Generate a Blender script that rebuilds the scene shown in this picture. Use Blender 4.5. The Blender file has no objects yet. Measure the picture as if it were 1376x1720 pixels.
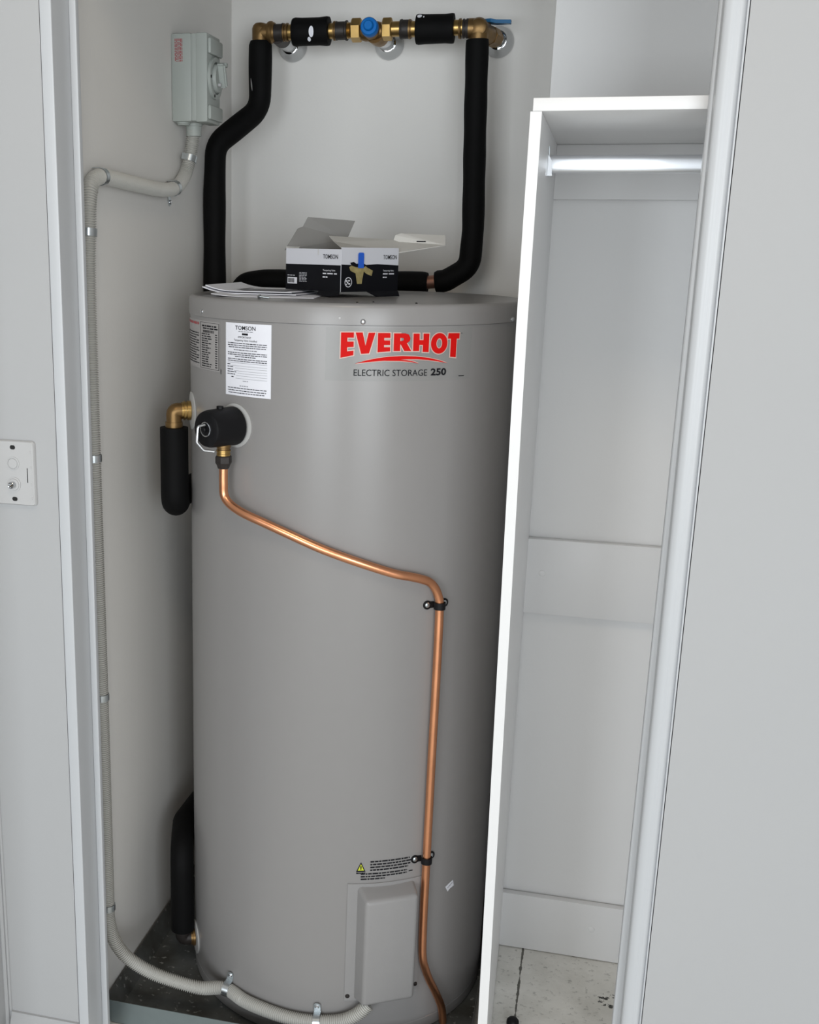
import bpy, bmesh, math, random
from mathutils import Vector, Matrix

# ------------------------------------------------------------------ camera, world, light, exposure
S = bpy.context.scene
COL = S.collection
R = math.radians

def srgb(r, g, b):
    def f(c):
        c /= 255.0
        return c / 12.92 if c <= .04045 else ((c + .055) / 1.055) ** 2.4
    return (f(r), f(g), f(b), 1.0)

YAW, PITCH, ROLL = .2539, -.2737, .0149
FPX = 1949.5
cam_d = bpy.data.cameras.new('camera')
cam = bpy.data.objects.new('camera', cam_d)
COL.objects.link(cam)
fw = Vector((-math.sin(YAW) * math.cos(PITCH), math.cos(YAW) * math.cos(PITCH), math.sin(PITCH)))
rt = Vector((math.cos(YAW), math.sin(YAW), 0))
up = rt.cross(fw)
rt2 = rt * math.cos(ROLL) + up * math.sin(ROLL)
up2 = -rt * math.sin(ROLL) + up * math.cos(ROLL)
m = Matrix((rt2, up2, -fw)).transposed().to_4x4()
m.translation = Vector((.4289, -2.1218, 1.4445))
cam.matrix_world = m
cam_d.sensor_width = 36
cam_d.lens = FPX / 1720 * 36
cam_d.shift_x = 206.1 / 1720
cam_d.shift_y = 97.6 / 1720
cam_d.clip_start = .05
S.camera = cam

W = bpy.data.worlds.new('world')
S.world = W
W.use_nodes = True
bg = W.node_tree.nodes['Background']
bg.inputs[0].default_value = (1.0, .985, .96, 1)
bg.inputs[1].default_value = .40

def area(name, loc, target, size, size_y, power, color):
    d = bpy.data.lights.new(name, 'AREA')
    d.shape = 'RECTANGLE'; d.size = size; d.size_y = size_y; d.energy = power; d.color = color
    o = bpy.data.objects.new(name, d)
    COL.objects.link(o)
    o.location = loc
    o.rotation_euler = (Vector(target) - Vector(loc)).to_track_quat('-Z', 'Y').to_euler()
    return o

# daylight from the two windows of the room behind the photographer
area('window_daylight', (-.6, -5.0, 1.35), (0, .2, .95), 1.6, 1.8, 76, (.90, .955, 1.0))
area('window_daylight_right', (1.8, -4.5, 1.35), (0, .2, .95), 1.6, 1.8, 74, (.90, .955, 1.0))
# ceiling light of the room
area('ceiling_light', (.15, -1.6, 2.55), (.15, -1.2, 0), .45, .45, 6.5, (1.0, .84, .64))

S.view_settings.view_transform = 'Standard'
S.view_settings.look = 'None'
S.view_settings.exposure = 0
S.view_settings.gamma = 1
S.view_settings.use_curve_mapping = False

rnd = random.Random(7)

# ------------------------------------------------------------------ materials
MATS = {}
def mat(name, col, rough=.5, metal=0.0, noise=None, bump=0.0, bscale=200, spec=None, alpha=None, coat=0.0):
    """noise = (scale, strength) : multiplies the colour a little"""
    if name in MATS: return MATS[name]
    mt = bpy.data.materials.new(name); mt.use_nodes = True
    nt = mt.node_tree; b = nt.nodes['Principled BSDF']
    b.inputs['Base Color'].default_value = col
    b.inputs['Roughness'].default_value = rough
    b.inputs['Metallic'].default_value = metal
    if spec is not None: b.inputs['Specular IOR Level'].default_value = spec
    if coat: b.inputs['Coat Weight'].default_value = coat
    tc = nt.nodes.new('ShaderNodeTexCoord')
    if noise:
        n = nt.nodes.new('ShaderNodeTexNoise'); n.inputs['Scale'].default_value = noise[0]; n.inputs['Detail'].default_value = 5
        nt.links.new(tc.outputs['Object'], n.inputs['Vector'])
        rp = nt.nodes.new('ShaderNodeMapRange')
        rp.inputs['To Min'].default_value = 1 - noise[1]; rp.inputs['To Max'].default_value = 1 + noise[1]
        nt.links.new(n.outputs['Fac'], rp.inputs['Value'])
        mx = nt.nodes.new('ShaderNodeMix'); mx.data_type = 'RGBA'; mx.blend_type = 'MULTIPLY'
        mx.inputs['Factor'].default_value = 1
        mx.inputs['A'].default_value = col
        nt.links.new(rp.outputs['Result'], mx.inputs['B'])
        nt.links.new(mx.outputs['Result'], b.inputs['Base Color'])
    if bump:
        n2 = nt.nodes.new('ShaderNodeTexNoise'); n2.inputs['Scale'].default_value = bscale; n2.inputs['Detail'].default_value = 3
        nt.links.new(tc.outputs['Object'], n2.inputs['Vector'])
        bp = nt.nodes.new('ShaderNodeBump'); bp.inputs['Strength'].default_value = bump; bp.inputs['Distance'].default_value = .002
        nt.links.new(n2.outputs['Fac'], bp.inputs['Height'])
        nt.links.new(bp.outputs['Normal'], b.inputs['Normal'])
    if alpha is not None: b.inputs['Alpha'].default_value = alpha
    MATS[name] = mt
    return mt

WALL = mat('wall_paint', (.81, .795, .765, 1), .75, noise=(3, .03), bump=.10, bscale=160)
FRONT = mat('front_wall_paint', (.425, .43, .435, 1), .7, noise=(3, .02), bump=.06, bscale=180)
TRIM = mat('gloss_trim_paint', (.52, .537, .556, 1), .34, noise=(6, .015))
NIBP = mat('nib_wall_paint', (.81, .81, .808, 1), .7, noise=(3, .02), bump=.08, bscale=160)
CEIL = mat('ceiling_paint', (.7, .7, .68, 1), .8, noise=(3, .02))
MELA = mat('white_melamine', (.785, .785, .785, 1), .42, noise=(8, .012))
TANK = mat('tank_enamel', (.262, .254, .250, 1), .30, noise=(40, .015), bump=.012, bscale=300)
TANKP = mat('cover_plastic', (.278, .272, .270, 1), .45, noise=(60, .02), bump=.08, bscale=420)
BLACK = mat('black_foam', (.0028, .0028, .003, 1), .7, noise=(25, .35), bump=.12, bscale=90, spec=.14)
BLACKP = mat('black_plastic', (.006, .006, .007, 1), .5, noise=(20, .2), spec=.2)
BRASS = mat('brass', (.42, .275, .10, 1), .32, .95, noise=(60, .25))
BRASSD = mat('tarnished_brass', (.22, .135, .055, 1), .42, .85, noise=(45, .45), bump=.1, bscale=150)
BRONZE = mat('dark_fitting', (.028, .023, .021, 1), .5, .3, noise=(50, .5), bump=.15, bscale=160)
COPPER = mat('copper', (.80, .37, .20, 1), .30, 1.0, noise=(30, .16))
COPPERD = mat('dull_copper', (.35, .18, .13, 1), .5, .8, noise=(60, .3))
CHROME = mat('chrome', (.50, .51, .52, 1), .06, 1.0, noise=(10, .02))
ZINC = mat('zinc_steel', (.56, .60, .62, 1), .3, .95, noise=(70, .2))
STEEL = mat('bright_steel', (.75, .77, .80, 1), .22, 1.0, noise=(40, .05))
ALU = mat('brushed_aluminium', (.80, .82, .85, 1), .3, .9, noise=(12, .03))
GREYP = mat('grey_switch_plastic', (.40, .43, .405, 1), .5, noise=(30, .03))
GREYC = mat('grey_conduit', (.47, .465, .435, 1), .5, noise=(40, .05))
WHITEP = mat('white_plastic', (.49, .49, .49, 1), .45, noise=(20, .01))
RINGP = mat('pale_grey_ring', (.42, .42, .41, 1), .45, noise=(20, .03))
DARK = mat('dark_hole', (.01, .01, .01, 1), .8, noise=(20, .1))
BLUE = mat('blue_cap', (.001, .15, .50, 1), .5, noise=(30, .08), spec=.2)
BLUEL = mat('blue_lever', (.006, .12, .28, 1), .4, noise=(30, .1))
PAPER = mat('white_paper', (.83, .84, .90, 1), .6, noise=(30, .015))
PAPER2 = mat('label_silver_paper', (.36, .345, .34, 1), .45, noise=(30, .03))
INK = mat('black_ink', (.012, .012, .015, 1), .7, noise=(90, .1), spec=.1)
INKG = mat('grey_ink', (.20, .20, .22, 1), .6, noise=(90, .1))
RED = mat('red_ink', (.60, .006, .005, 1), .6, noise=(60, .08), spec=.12)
REDS = mat('red_sticker_ink', (.38, .06, .07, 1), .5, noise=(60, .1))
PINK = mat('pale_outline_ink', (.62, .45, .40, 1), .45, noise=(60, .05))
FILM = mat('clear_film', (.36, .40, .38, 1), .3, noise=(20, .03), alpha=.10)
CARDW = mat('carton_white', (.66, .67, .72, 1), .5, noise=(30, .02))
CARDI = mat('carton_inside', (.62, .61, .58, 1), .7, noise=(30, .03))
CARDB = mat('carton_black', (.004, .0045, .007, 1), .5, noise=(30, .2), spec=.18)
CARDG = mat('carton_shaded_inside', (.235, .23, .22, 1), .75, noise=(30, .04))  # grey card inside, with the shade on the raised flap put into its colour
YELL = mat('warning_yellow', (.55, .60, .03, 1), .5, noise=(30, .05))

# galvanised tray: dirty metal with pale streaks and specks
def tray_material():
    mt = bpy.data.materials.new('galvanised_dirty'); mt.use_nodes = True
    nt = mt.node_tree; b = nt.nodes['Principled BSDF']
    tc = nt.nodes.new('ShaderNodeTexCoord')
    n1 = nt.nodes.new('ShaderNodeTexNoise'); n1.inputs['Scale'].default_value = 14; n1.inputs['Detail'].default_value = 6
    n2 = nt.nodes.new('ShaderNodeTexNoise'); n2.inputs['Scale'].default_value = 75; n2.inputs['Detail'].default_value = 3
    for n in (n1, n2): nt.links.new(tc.outputs['Object'], n.inputs['Vector'])
    r1 = nt.nodes.new('ShaderNodeValToRGB')
    r1.color_ramp.elements[0].position = .35; r1.color_ramp.elements[0].color = (.075, .075, .065, 1)
    r1.color_ramp.elements[1].position = .7; r1.color_ramp.elements[1].color = (.17, .18, .18, 1)
    r2 = nt.nodes.new('ShaderNodeValToRGB')
    r2.color_ramp.elements[0].position = .62; r2.color_ramp.elements[0].color = (0, 0, 0, 1)
    r2.color_ramp.elements[1].position = .70; r2.color_ramp.elements[1].color = (1, 1, 1, 1)
    nt.links.new(n1.outputs['Fac'], r1.inputs['Fac']); nt.links.new(n2.outputs['Fac'], r2.inputs['Fac'])
    mx = nt.nodes.new('ShaderNodeMix'); mx.data_type = 'RGBA'
    nt.links.new(r2.outputs['Color'], mx.inputs['Factor'])
    nt.links.new(r1.outputs['Color'], mx.inputs['A']); mx.inputs['B'].default_value = (.36, .36, .34, 1)
    nt.links.new(mx.outputs['Result'], b.inputs['Base Color'])
    b.inputs['Metallic'].default_value = .35; b.inputs['Roughness'].default_value = .5
    return mt
TRAY = tray_material()
GALV = mat('galvanised_sheet', (.27, .32, .33, 1), .38, .7, noise=(25, .12))

# concrete floor with a dark chalk line and blotches
def floor_material():
    mt = bpy.data.materials.new('concrete'); mt.use_nodes = True
    nt = mt.node_tree; b = nt.nodes['Principled BSDF']; L = nt.links.new
    tc = nt.nodes.new('ShaderNodeTexCoord')
    def noise(sc, det=6, rough=.6):
        n = nt.nodes.new('ShaderNodeTexNoise'); n.inputs['Scale'].default_value = sc; n.inputs['Detail'].default_value = det
        n.inputs['Roughness'].default_value = rough
        L(tc.outputs['Object'], n.inputs['Vector']); return n
    a = noise(9); c = noise(90, 4); d = noise(34, 5)
    r = nt.nodes.new('ShaderNodeValToRGB')
    r.color_ramp.elements[0].position = .3; r.color_ramp.elements[0].color = (.64, .63, .585, 1)
    r.color_ramp.elements[1].position = .7; r.color_ramp.elements[1].color = (.86, .85, .81, 1)
    L(a.outputs['Fac'], r.inputs['Fac'])
    sp = nt.nodes.new('ShaderNodeValToRGB')
    sp.color_ramp.elements[0].position = .30; sp.color_ramp.elements[0].color = (.5, .5, .5, 1)
    sp.color_ramp.elements[1].position = .42; sp.color_ramp.elements[1].color = (1, 1, 1, 1)
    L(c.outputs['Fac'], sp.inputs['Fac'])
    mx = nt.nodes.new('ShaderNodeMix'); mx.data_type = 'RGBA'; mx.blend_type = 'MULTIPLY'; mx.inputs['Factor'].default_value = .75
    L(r.outputs['Color'], mx.inputs['A']); L(sp.outputs['Color'], mx.inputs['B'])
    # dark saw line running front to back at x = .3836
    sx = nt.nodes.new('ShaderNodeSeparateXYZ'); L(tc.outputs['Object'], sx.inputs[0])
    def math_(op, v0, v1=None):
        q = nt.nodes.new('ShaderNodeMath'); q.operation = op
        for i, v in enumerate((v0, v1)):
            if v is None: continue
            if isinstance(v, (int, float)): q.inputs[i].default_value = v
            else: L(v, q.inputs[i])
        return q.outputs[0]
    dx = math_('ABSOLUTE', math_('SUBTRACT', sx.outputs['X'], .3836))
    lim = math_('MULTIPLY', math_('MAXIMUM', math_('SUBTRACT', d.outputs['Fac'], .32), 0.0), .0105)
    ln = math_('LESS_THAN', dx, lim)
    mx2 = nt.nodes.new('ShaderNodeMix'); mx2.data_type = 'RGBA'
    L(ln, mx2.inputs['Factor']); L(mx.outputs['Result'], mx2.inputs['A']); mx2.inputs['B'].default_value = (.13, .125, .11, 1)
    # dark scuffs near x=.555 y=-.015
    vx = nt.nodes.new('ShaderNodeVectorMath'); vx.operation = 'DISTANCE'; vx.inputs[1].default_value = (.562, -.018, 0)
    L(tc.outputs['Object'], vx.inputs[0])
    near = math_('LESS_THAN', vx.outputs['Value'], .024)
    sc = math_('MULTIPLY', near, math_('GREATER_THAN', noise(70, 3).outputs['Fac'], .52))
    mx3 = nt.nodes.new('ShaderNodeMix'); mx3.data_type = 'RGBA'
    L(sc, mx3.inputs['Factor']); L(mx2.outputs['Result'], mx3.inputs['A']); mx3.inputs['B'].default_value = (.06, .06, .055, 1)
    L(mx3.outputs['Result'], b.inputs['Base Color'])
    b.inputs['Roughness'].default_value = .8
    bp = nt.nodes.new('ShaderNodeBump'); bp.inputs['Strength'].default_value = .3; bp.inputs['Distance'].default_value = .002
    L(c.outputs['Fac'], bp.inputs['Height']); L(bp.outputs['Normal'], b.inputs['Normal'])
    return mt
CONC = floor_material()

# ------------------------------------------------------------------ mesh helpers
class MB:
    """collects shapes; build() links them as one mesh object"""
    def __init__(self): self.v = []; self.f = []
    def add(self, vs, fs):
        o = len(self.v); self.v += [tuple(p) for p in vs]; self.f += [tuple(i + o for i in f) for f in fs]; return self
    def box(self, x0, x1, y0, y1, z0, z1, b=0.0):
        if b <= 0:
            vs = [(x, y, z) for x in (x0, x1) for y in (y0, y1) for z in (z0, z1)]
            fs = [(0, 1, 3, 2), (4, 6, 7, 5), (0, 4, 5, 1), (2, 3, 7, 6), (0, 2, 6, 4), (1, 5, 7, 3)]
            return self.add(vs, fs)
        bm = bmesh.new(); bmesh.ops.create_cube(bm, size=1)
        for v in bm.verts:
            v.co = Vector(((x0 + x1) / 2 + v.co.x * (x1 - x0), (y0 + y1) / 2 + v.co.y * (y1 - y0), (z0 + z1) / 2 + v.co.z * (z1 - z0)))
        bmesh.ops.bevel(bm, geom=bm.edges[:], offset=b, segments=2, profile=.5, affect='EDGES')
        return self.bm(bm)
    def bm(self, bm, mtx=None):
        bm.verts.index_update()
        vs = [(mtx @ v.co) if mtx else v.co.copy() for v in bm.verts]
        self.add(vs, [[v.index for v in f.verts] for f in bm.faces]); bm.free(); return self
    def tube(self, pts, r, seg=16, cap=True):
        """r: a number or a list with a radius for each point"""
        pts = [Vector(p) for p in pts]; n = len(pts)
        rs = r if isinstance(r, (list, tuple)) else [r] * n
        T = []
        for i in range(n):
            a = pts[max(i - 1, 0)]; c = pts[min(i + 1, n - 1)]
            T.append((c - a).normalized())
        t = T[0]; u = t.orthogonal().normalized()
        vs, fs = [], []
        for i in range(n):
            if i:
                q = T[i - 1].rotation_difference(T[i]); u = q @ u
                u = (u - T[i] * u.dot(T[i])).normalized()
            w = T[i].cross(u)
            for k in range(seg):
                a = 2 * math.pi * k / seg
                vs.append(pts[i] + (u * math.cos(a) + w * math.sin(a)) * rs[i])
        for i in range(n - 1):
            for k in range(seg):
                k2 = (k + 1) % seg
                fs.append((i * seg + k, i * seg + k2, (i + 1) * seg + k2, (i + 1) * seg + k))
        if cap:
            fs.append(tuple(reversed(range(seg)))); fs.append(tuple((n - 1) * seg + k for k in range(seg)))
        return self.add(vs, fs)
    def lathe(self, org, axis, prof, seg=32, ang0=0.0, cap=True):
        """prof: list of (distance along the axis, radius)"""
        org = Vector(org); ax = Vector(axis).normalized()
        u = ax.orthogonal().normalized()
        if abs(ax.z) < .9:
            u = Vector((0, 0, 1)); u = (u - ax * u.dot(ax)).normalized()
        w = ax.cross(u); vs, fs = [], []
        for t, r in prof:
            for k in range(seg):
                a = 2 * math.pi * k / seg + ang0
                vs.append(org + ax * t + (u * math.cos(a) + w * math.sin(a)) * r)
        n = len(prof)
        for i in range(n - 1):
            for k in range(seg):
                k2 = (k + 1) % seg
                fs.append((i * seg + k, i * seg + k2, (i + 1) * seg + k2, (i + 1) * seg + k))
        if cap:
            fs.append(tuple(reversed(range(seg)))); fs.append(tuple((n - 1) * seg + k for k in range(seg)))
        return self.add(vs, fs)
    def sheet(self, poly, th):
        """a planar-ish polygon with thickness"""
        P = [Vector(p) for p in poly]; n = Vector((0, 0, 0))
        for i in range(len(P)):
            a, c = P[i], P[(i + 1) % len(P)]
            n += a.cross(c)
        n.normalize(); k = len(P)
        vs = [p + n * th / 2 for p in P] + [p - n * th / 2 for p in P]
        fs = [tuple(range(k)), tuple(reversed(range(k, 2 * k)))]
        for i in range(k):
            j = (i + 1) % k; fs.append((i, i + k, j + k, j))
        return self.add(vs, fs)
    def prism(self, prof, z0, z1, shift=(0, 0)):
        """profile in x,y extruded in z; shift = offset of the top relative to the bottom"""
        k = len(prof)
        vs = [(x, y, z0) for x, y in prof] + [(x + shift[0], y + shift[1], z1) for x, y in prof]
        fs = [tuple(reversed(range(k))), tuple(range(k, 2 * k))]
        for i in range(k):
            j = (i + 1) % k; fs.append((i, j, j + k, i + k))
        return self.add(vs, fs)
    def build(self, name, material, parent=None, smooth=35, label=None):
        me = bpy.data.meshes.new(name)
        org = None
        vs = self.v
        if parent is None:      # origin at the base of the thing
            xs = [p[0] for p in vs]; ys = [p[1] for p in vs]; zs = [p[2] for p in vs]
            org = Vector(((min(xs) + max(xs)) / 2, (min(ys) + max(ys)) / 2, min(zs)))
        me.from_pydata([tuple(p) for p in vs], [], self.f)
        bm = bmesh.new(); bm.from_mesh(me); bmesh.ops.recalc_face_normals(bm, faces=bm.faces[:]); bm.to_mesh(me); bm.free()
        if smooth:
            me.polygons.foreach_set('use_smooth', [True] * len(me.polygons))
            me.set_sharp_from_angle(angle=R(smooth))
        me.materials.append(material)
        o = bpy.data.objects.new(name, me); COL.objects.link(o)
        if parent is not None:
            o.parent = parent
            base = Vector((0, 0, 0)); q = parent
            while q is not None: base += q.location; q = q.parent
            for v in me.vertices: v.co -= base
        if label: o['label'] = label
        return o

def empty(name, loc, label, cat, group=None):
    o = bpy.data.objects.new(name, None); COL.objects.link(o); o.location = loc
    o.empty_display_size = .05
    o['label'] = label; o['category'] = cat
    if group: o['group'] = group
    return o
def tag(o, label, cat, group=None):
    o['label'] = label; o['category'] = cat
    if group: o['group'] = group
    return o
def struct(name, mb, material, smooth=35, parent=None):
    o = mb.build(name, material, parent, smooth)
    if parent is None: o['kind'] = 'structure'
    return o

def fillet(pts, rad, n=8):
    """round the corners of a polyline; rad: number or list (one for each inner point)"""
    pts = [Vector(p) for p in pts]; out = [pts[0]]
    for i in range(1, len(pts) - 1):
        r = rad[i - 1] if isinstance(rad, (list, tuple)) else rad
        p = pts[i]; a = (pts[i - 1] - p); c = (pts[i + 1] - p)
        la, lc = a.length, c.length; a.normalize(); c.normalize()
        ang = a.angle(c); d = min(r / max(math.tan(ang / 2), 1e-4), la * .49, lc * .49)
        s, e = p + a * d, p + c * d
        for k in range(n + 1):
            t = k / n; out.append(s * (1 - t) ** 2 + p * 2 * t * (1 - t) + e * t * t)
    out.append(pts[-1]); return out
def resample(pts, step):
    pts = [Vector(p) for p in pts]; L = [0]
    for a, c in zip(pts, pts[1:]): L.append(L[-1] + (c - a).length)
    n = max(2, int(L[-1] / step)); out = []; j = 0
    for i in range(n + 1):
        s = L[-1] * i / n
        while j < len(L) - 2 and L[j + 1] < s: j += 1
        t = (s - L[j]) / max(L[j + 1] - L[j], 1e-9); out.append(pts[j].lerp(pts[j + 1], t))
    return out

TR = .30
def cyl(th, z, r=TR):
    a = R(th); return Vector((r * math.sin(a), -r * math.cos(a), z))
def cyl_patch(mb, t0, t1, z0, z1, off, n=None):
    n = n or max(2, int(abs(t1 - t0) / 1.5) + 1)
    vs = []; fs = []
    for i in range(n + 1):
        t = t0 + (t1 - t0) * i / n
        vs += [cyl(t, z0, TR + off), cyl(t, z1, TR + off)]
    for i in range(n): fs.append((2 * i, 2 * i + 2, 2 * i + 3, 2 * i + 1))
    return mb.add(vs, fs)
def cyl_poly(mb, poly, off):
    """polygon given as (degrees, z) laid on the tank"""
    bm = bmesh.new()
    vv = [bm.verts.new((t, z * 100, 0)) for t, z in poly]
    f = bm.faces.new(vv)
    bmesh.ops.triangulate(bm, faces=[f])
    bm.verts.index_update()
    vs = [cyl(v.co.x, v.co.y / 100, TR + off) for v in bm.verts]
    fs = [[v.index for v in q.verts] for q in bm.faces]; bm.free()
    return mb.add(vs, fs)
def grow(poly, d):
    """offset polygon outline outwards by d metres (poly in degrees, z)"""
    k = TR * R(1); P = [Vector((t * k, z)) for t, z in poly]; n = len(P)
    A = sum(P[i].x * P[(i + 1) % n].y - P[(i + 1) % n].x * P[i].y for i in range(n)); s = 1 if A > 0 else -1
    out = []
    for i in range(n):
        a, p, c = P[i - 1], P[i], P[(i + 1) % n]
        e1 = (p - a); e2 = (c - p)
        if e1.length < 1e-7 or e2.length < 1e-7: out.append((p.x / k, p.y)); continue
        e1.normalize(); e2.normalize()
        n1 = Vector((e1.y, -e1.x)) * s; n2 = Vector((e2.y, -e2.x)) * s
        b = n1 + n2
        if b.length < .2: b = n1.copy()
        b.normalize(); q = p + b * d / max(.45, b.dot(n1)); out.append((q.x / k, q.y))
    return out

def text2d(s, bold=0.0):
    """outline text of the built-in font as flat triangles: verts (x, y), faces, width, height"""
    c = bpy.data.curves.new('t', 'FONT'); c.body = s; c.size = 1; c.resolution_u = 3; c.offset = bold
    o = bpy.data.objects.new('t', c); COL.objects.link(o)
    me = o.to_mesh()
    vs = [(v.co.x, v.co.y) for v in me.vertices]; fs = [tuple(p.vertices) for p in me.polygons]
    o.to_mesh_clear(); bpy.data.objects.remove(o); bpy.data.curves.remove(c)
    x0 = min(v[0] for v in vs); x1 = max(v[0] for v in vs); y0 = min(v[1] for v in vs); y1 = max(v[1] for v in vs)
    return [((x - x0), (y - y0)) for x, y in vs], fs, x1 - x0, y1 - y0
def text_on(mb, s, fn, u0, u1, v0, v1, bold=0.0):
    """text stretched to the box u0..u1 x v0..v1 of a surface fn(u, v) -> point"""
    vs, fs, w, h = text2d(s, bold)
    return mb.add([fn(u0 + (u1 - u0) * x / w, v0 + (v1 - v0) * y / h) for x, y in vs], fs)
def bars_on(mb, fn, u0, u1, v, h, wmin=.02, wmax=.09, gap=.012, rg=rnd):
    """a line of print too small to read: word-long dashes"""
    u = u0
    while u < u1 - .01:
        w = min(rg.uniform(wmin, wmax), u1 - u)
        mb.add([fn(u, v - h / 2), fn(u + w, v - h / 2), fn(u + w, v + h / 2), fn(u, v + h / 2)], [(0, 1, 2, 3)])
        u += w + gap
def quad_on(mb, fn, u0, u1, v0, v1):
    n = 10; vs = []
    for i in range(n + 1):
        u = u0 + (u1 - u0) * i / n; vs += [fn(u, v0), fn(u, v1)]
    return mb.add(vs, [(2 * i, 2 * i + 2, 2 * i + 3, 2 * i + 1) for i in range(n)])

# ------------------------------------------------------------------ the setting
XL, YB, YN, XN = -.392, .495, .136, .313      # left wall, back wall, nib face, nib corner
ZC = 2.42
YF = -.48                                     # face of the front wall
struct('floor', MB().box(-2.5, 2.5, -4.5, .6, -.06, -.002), CONC, 0)
struct('wall_back', MB().box(XL - .08, XN + .02, YB, YB + .08, -.002, ZC), WALL, 0)
struct('wall_left', MB().box(XL - .08, XL, -.39, YB, -.002, ZC), WALL, 0)
struct('wall_nib', MB().box(XN, .70, YN, YB + .08, -.002, ZC), NIBP, 0)
struct('wall_right', MB().box(.612, .70, -.39, YN, -.002, ZC), WALL, 0)
struct('ceiling', MB().box(XL - .08, .70, -.39, YB + .08, ZC, ZC + .05), CEIL, 0)
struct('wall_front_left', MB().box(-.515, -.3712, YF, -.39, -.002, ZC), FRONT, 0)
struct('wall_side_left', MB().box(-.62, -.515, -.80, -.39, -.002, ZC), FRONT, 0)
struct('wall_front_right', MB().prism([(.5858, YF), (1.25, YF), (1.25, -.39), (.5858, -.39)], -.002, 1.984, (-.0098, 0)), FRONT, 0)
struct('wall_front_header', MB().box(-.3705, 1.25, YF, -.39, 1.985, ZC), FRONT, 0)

# left jamb: lining board plus door stop
def rounded_rect(x0, x1, y0, y1, r, n=4):
    P = []
    for cx, cy, a0 in ((x1 - r, y1 - r, 0), (x0 + r, y1 - r, 90), (x0 + r, y0 + r, 180), (x1 - r, y0 + r, 270)):
        for k in range(n + 1):
            a = R(a0 + 90 * k / n); P.append((cx + r * math.cos(a), cy + r * math.sin(a)))
    return P
jl = struct('trim_1', MB().prism(rounded_rect(-.3698, -.3516, YF - .002, -.394, .0015), -.002, 1.966), TRIM)
MB().prism(rounded_rect(-.3516, -.3405, -.424, -.413, .0015), -.002, 1.966).build('door_stop', TRIM, jl)
jf = struct('trim_2', MB().box(-.3698, .5740, YF - .001, -.39, 1.967, 1.985, .001), TRIM)
# right jamb: a moulded strip with two soft ridges, a little out of plumb
def moulding():
    P = []
    prof = [(.0000, .050), (.0000, .0065), (.0012, .0030), (.0040, .0006), (.0085, -.0012), (.0125, -.0018), (.0150, -.0014),
            (.0165, -.0010), (.0185, -.0016), (.0215, -.0016), (.0240, -.0004), (.0262, .0022), (.0266, .0040), (.0276, .0016), (.0296, .0016), (.0296, .050)]
    for x, y in prof: P.append((.5550 + x, YF + y))
    return P
jr = struct('trim_3', MB().prism(moulding(), -.002, 1.966, (-.0097, 0)), TRIM, 50)
MB().prism(rounded_rect(.5425, .560, -.447, -.4295, .003), -.002, 1.966).build('door_stop', TRIM, jr)
# skirting on the front wall and on the side wall, with its moulded top
sk = [(YF, -.002), (YF - .013, -.002), (YF - .013, .068), (YF - .011, .076), (YF - .006, .082), (YF - .005, .0905), (YF, .0905)]
mb = MB(); k = len(sk)
vs = [(-.502, y, z) for y, z in sk] + [(-.3702, y, z) for y, z in sk]
mb.add(vs, [tuple(range(k)), tuple(range(k, 2 * k))] + [(i, (i + 1) % k, (i + 1) % k + k, i + k) for i in range(k)])
struct('baseboard_front', mb, FRONT)
# bead in the corner of the front wall and the side wall
mb = MB().tube([(-.5125, YF - .002, .0), (-.5125, YF - .002, 2.4)], .0045, 10)
mb.tube([(-.5055, YF - .001, .0905), (-.5055, YF - .001, 2.4)], .0028, 8)
struct('trim_4', mb, FRONT)

# ------------------------------------------------------------------ drip tray
tray = empty('drip_tray', (0, .05, 0), 'shallow galvanised metal drip tray under the water heater', 'tray')
TX0, TX1, TY0, TY1 = -.366, .306, -.350, .46
MB().box(TX0, TX1, TY0, TY1, -.0015, .0).build('base', TRAY, tray, 0)
def upstand(a, c, out, h=.048):
    a = Vector(a); c = Vector(c); o = Vector(out)
    return MB().sheet([a, c, c + o + Vector((0, 0, h)), a + o + Vector((0, 0, h))], .0012)
upstand((TX0, TY0, 0), (TX1, TY0, 0), (0, -.004, 0), .05).build('side', GALV, tray, 0)
upstand((TX0, TY0, 0), (TX0, TY1, 0), (-.020, 0, 0), .034).build('side', TRAY, tray, 0)
upstand((TX1, TY0, 0), (TX1, TY1, 0), (.003, 0, 0)).build('side', TRAY, tray, 0)
upstand((TX0, TY1, 0), (TX1, TY1, 0), (0, .01, 0)).build('side', TRAY, tray, 0)
MB().sheet([(TX0, TY0, 0), (TX0 - .020, TY0, .034), (TX0 - .016, TY0 - .004, .050), (TX0, TY0 - .004, .05)], .0012).build('corner_gusset', GALV, tray, 0)

# ------------------------------------------------------------------ water heater
heater = empty('water_heater', (0, 0, 0), 'tall grey cylindrical electric hot water tank standing in a drip tray', 'water heater')
ZS, ZT = 1.324, 1.3565
prof = [(.0, .283), (.002, .2985), (.004, .2992), (.024, .2992), (.0255, .2975), (.027, .2975), (.0285, TR), (.30, TR), (.6, TR), (.9, TR), (ZS - .001, TR)]
MB().lathe((0, 0, 0), (0, 0, 1), prof, 160).build('body', TANK, heater)
prof = [(ZS - .0005, .2995), (ZS - .0005, .3018), (ZT - .007, .3018), (ZT - .003, .3005), (ZT - .0005, .2975), (ZT, .2935), (ZT - .0012, .29), (ZT - .0012, .20), (ZT - .0012, .03)]
MB().lathe((0, 0, 0), (0, 0, 1), prof, 160).build('top_cover', TANK, heater)
for th, z in ((-48.6, 1.332), (13.8, 1.329), (72.8, 1.328), (-110, 1.33), (130, 1.33)):
    a = cyl(th, z, .3016)
    MB().lathe(a, a - Vector((0, 0, z)), [(0, .0042), (.0012, .0042), (.0028, .0030), (.0034, .0012)], 14).build('cap_screw', STEEL, heater)
a = cyl(6.8, 1.334, .3019)
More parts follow.
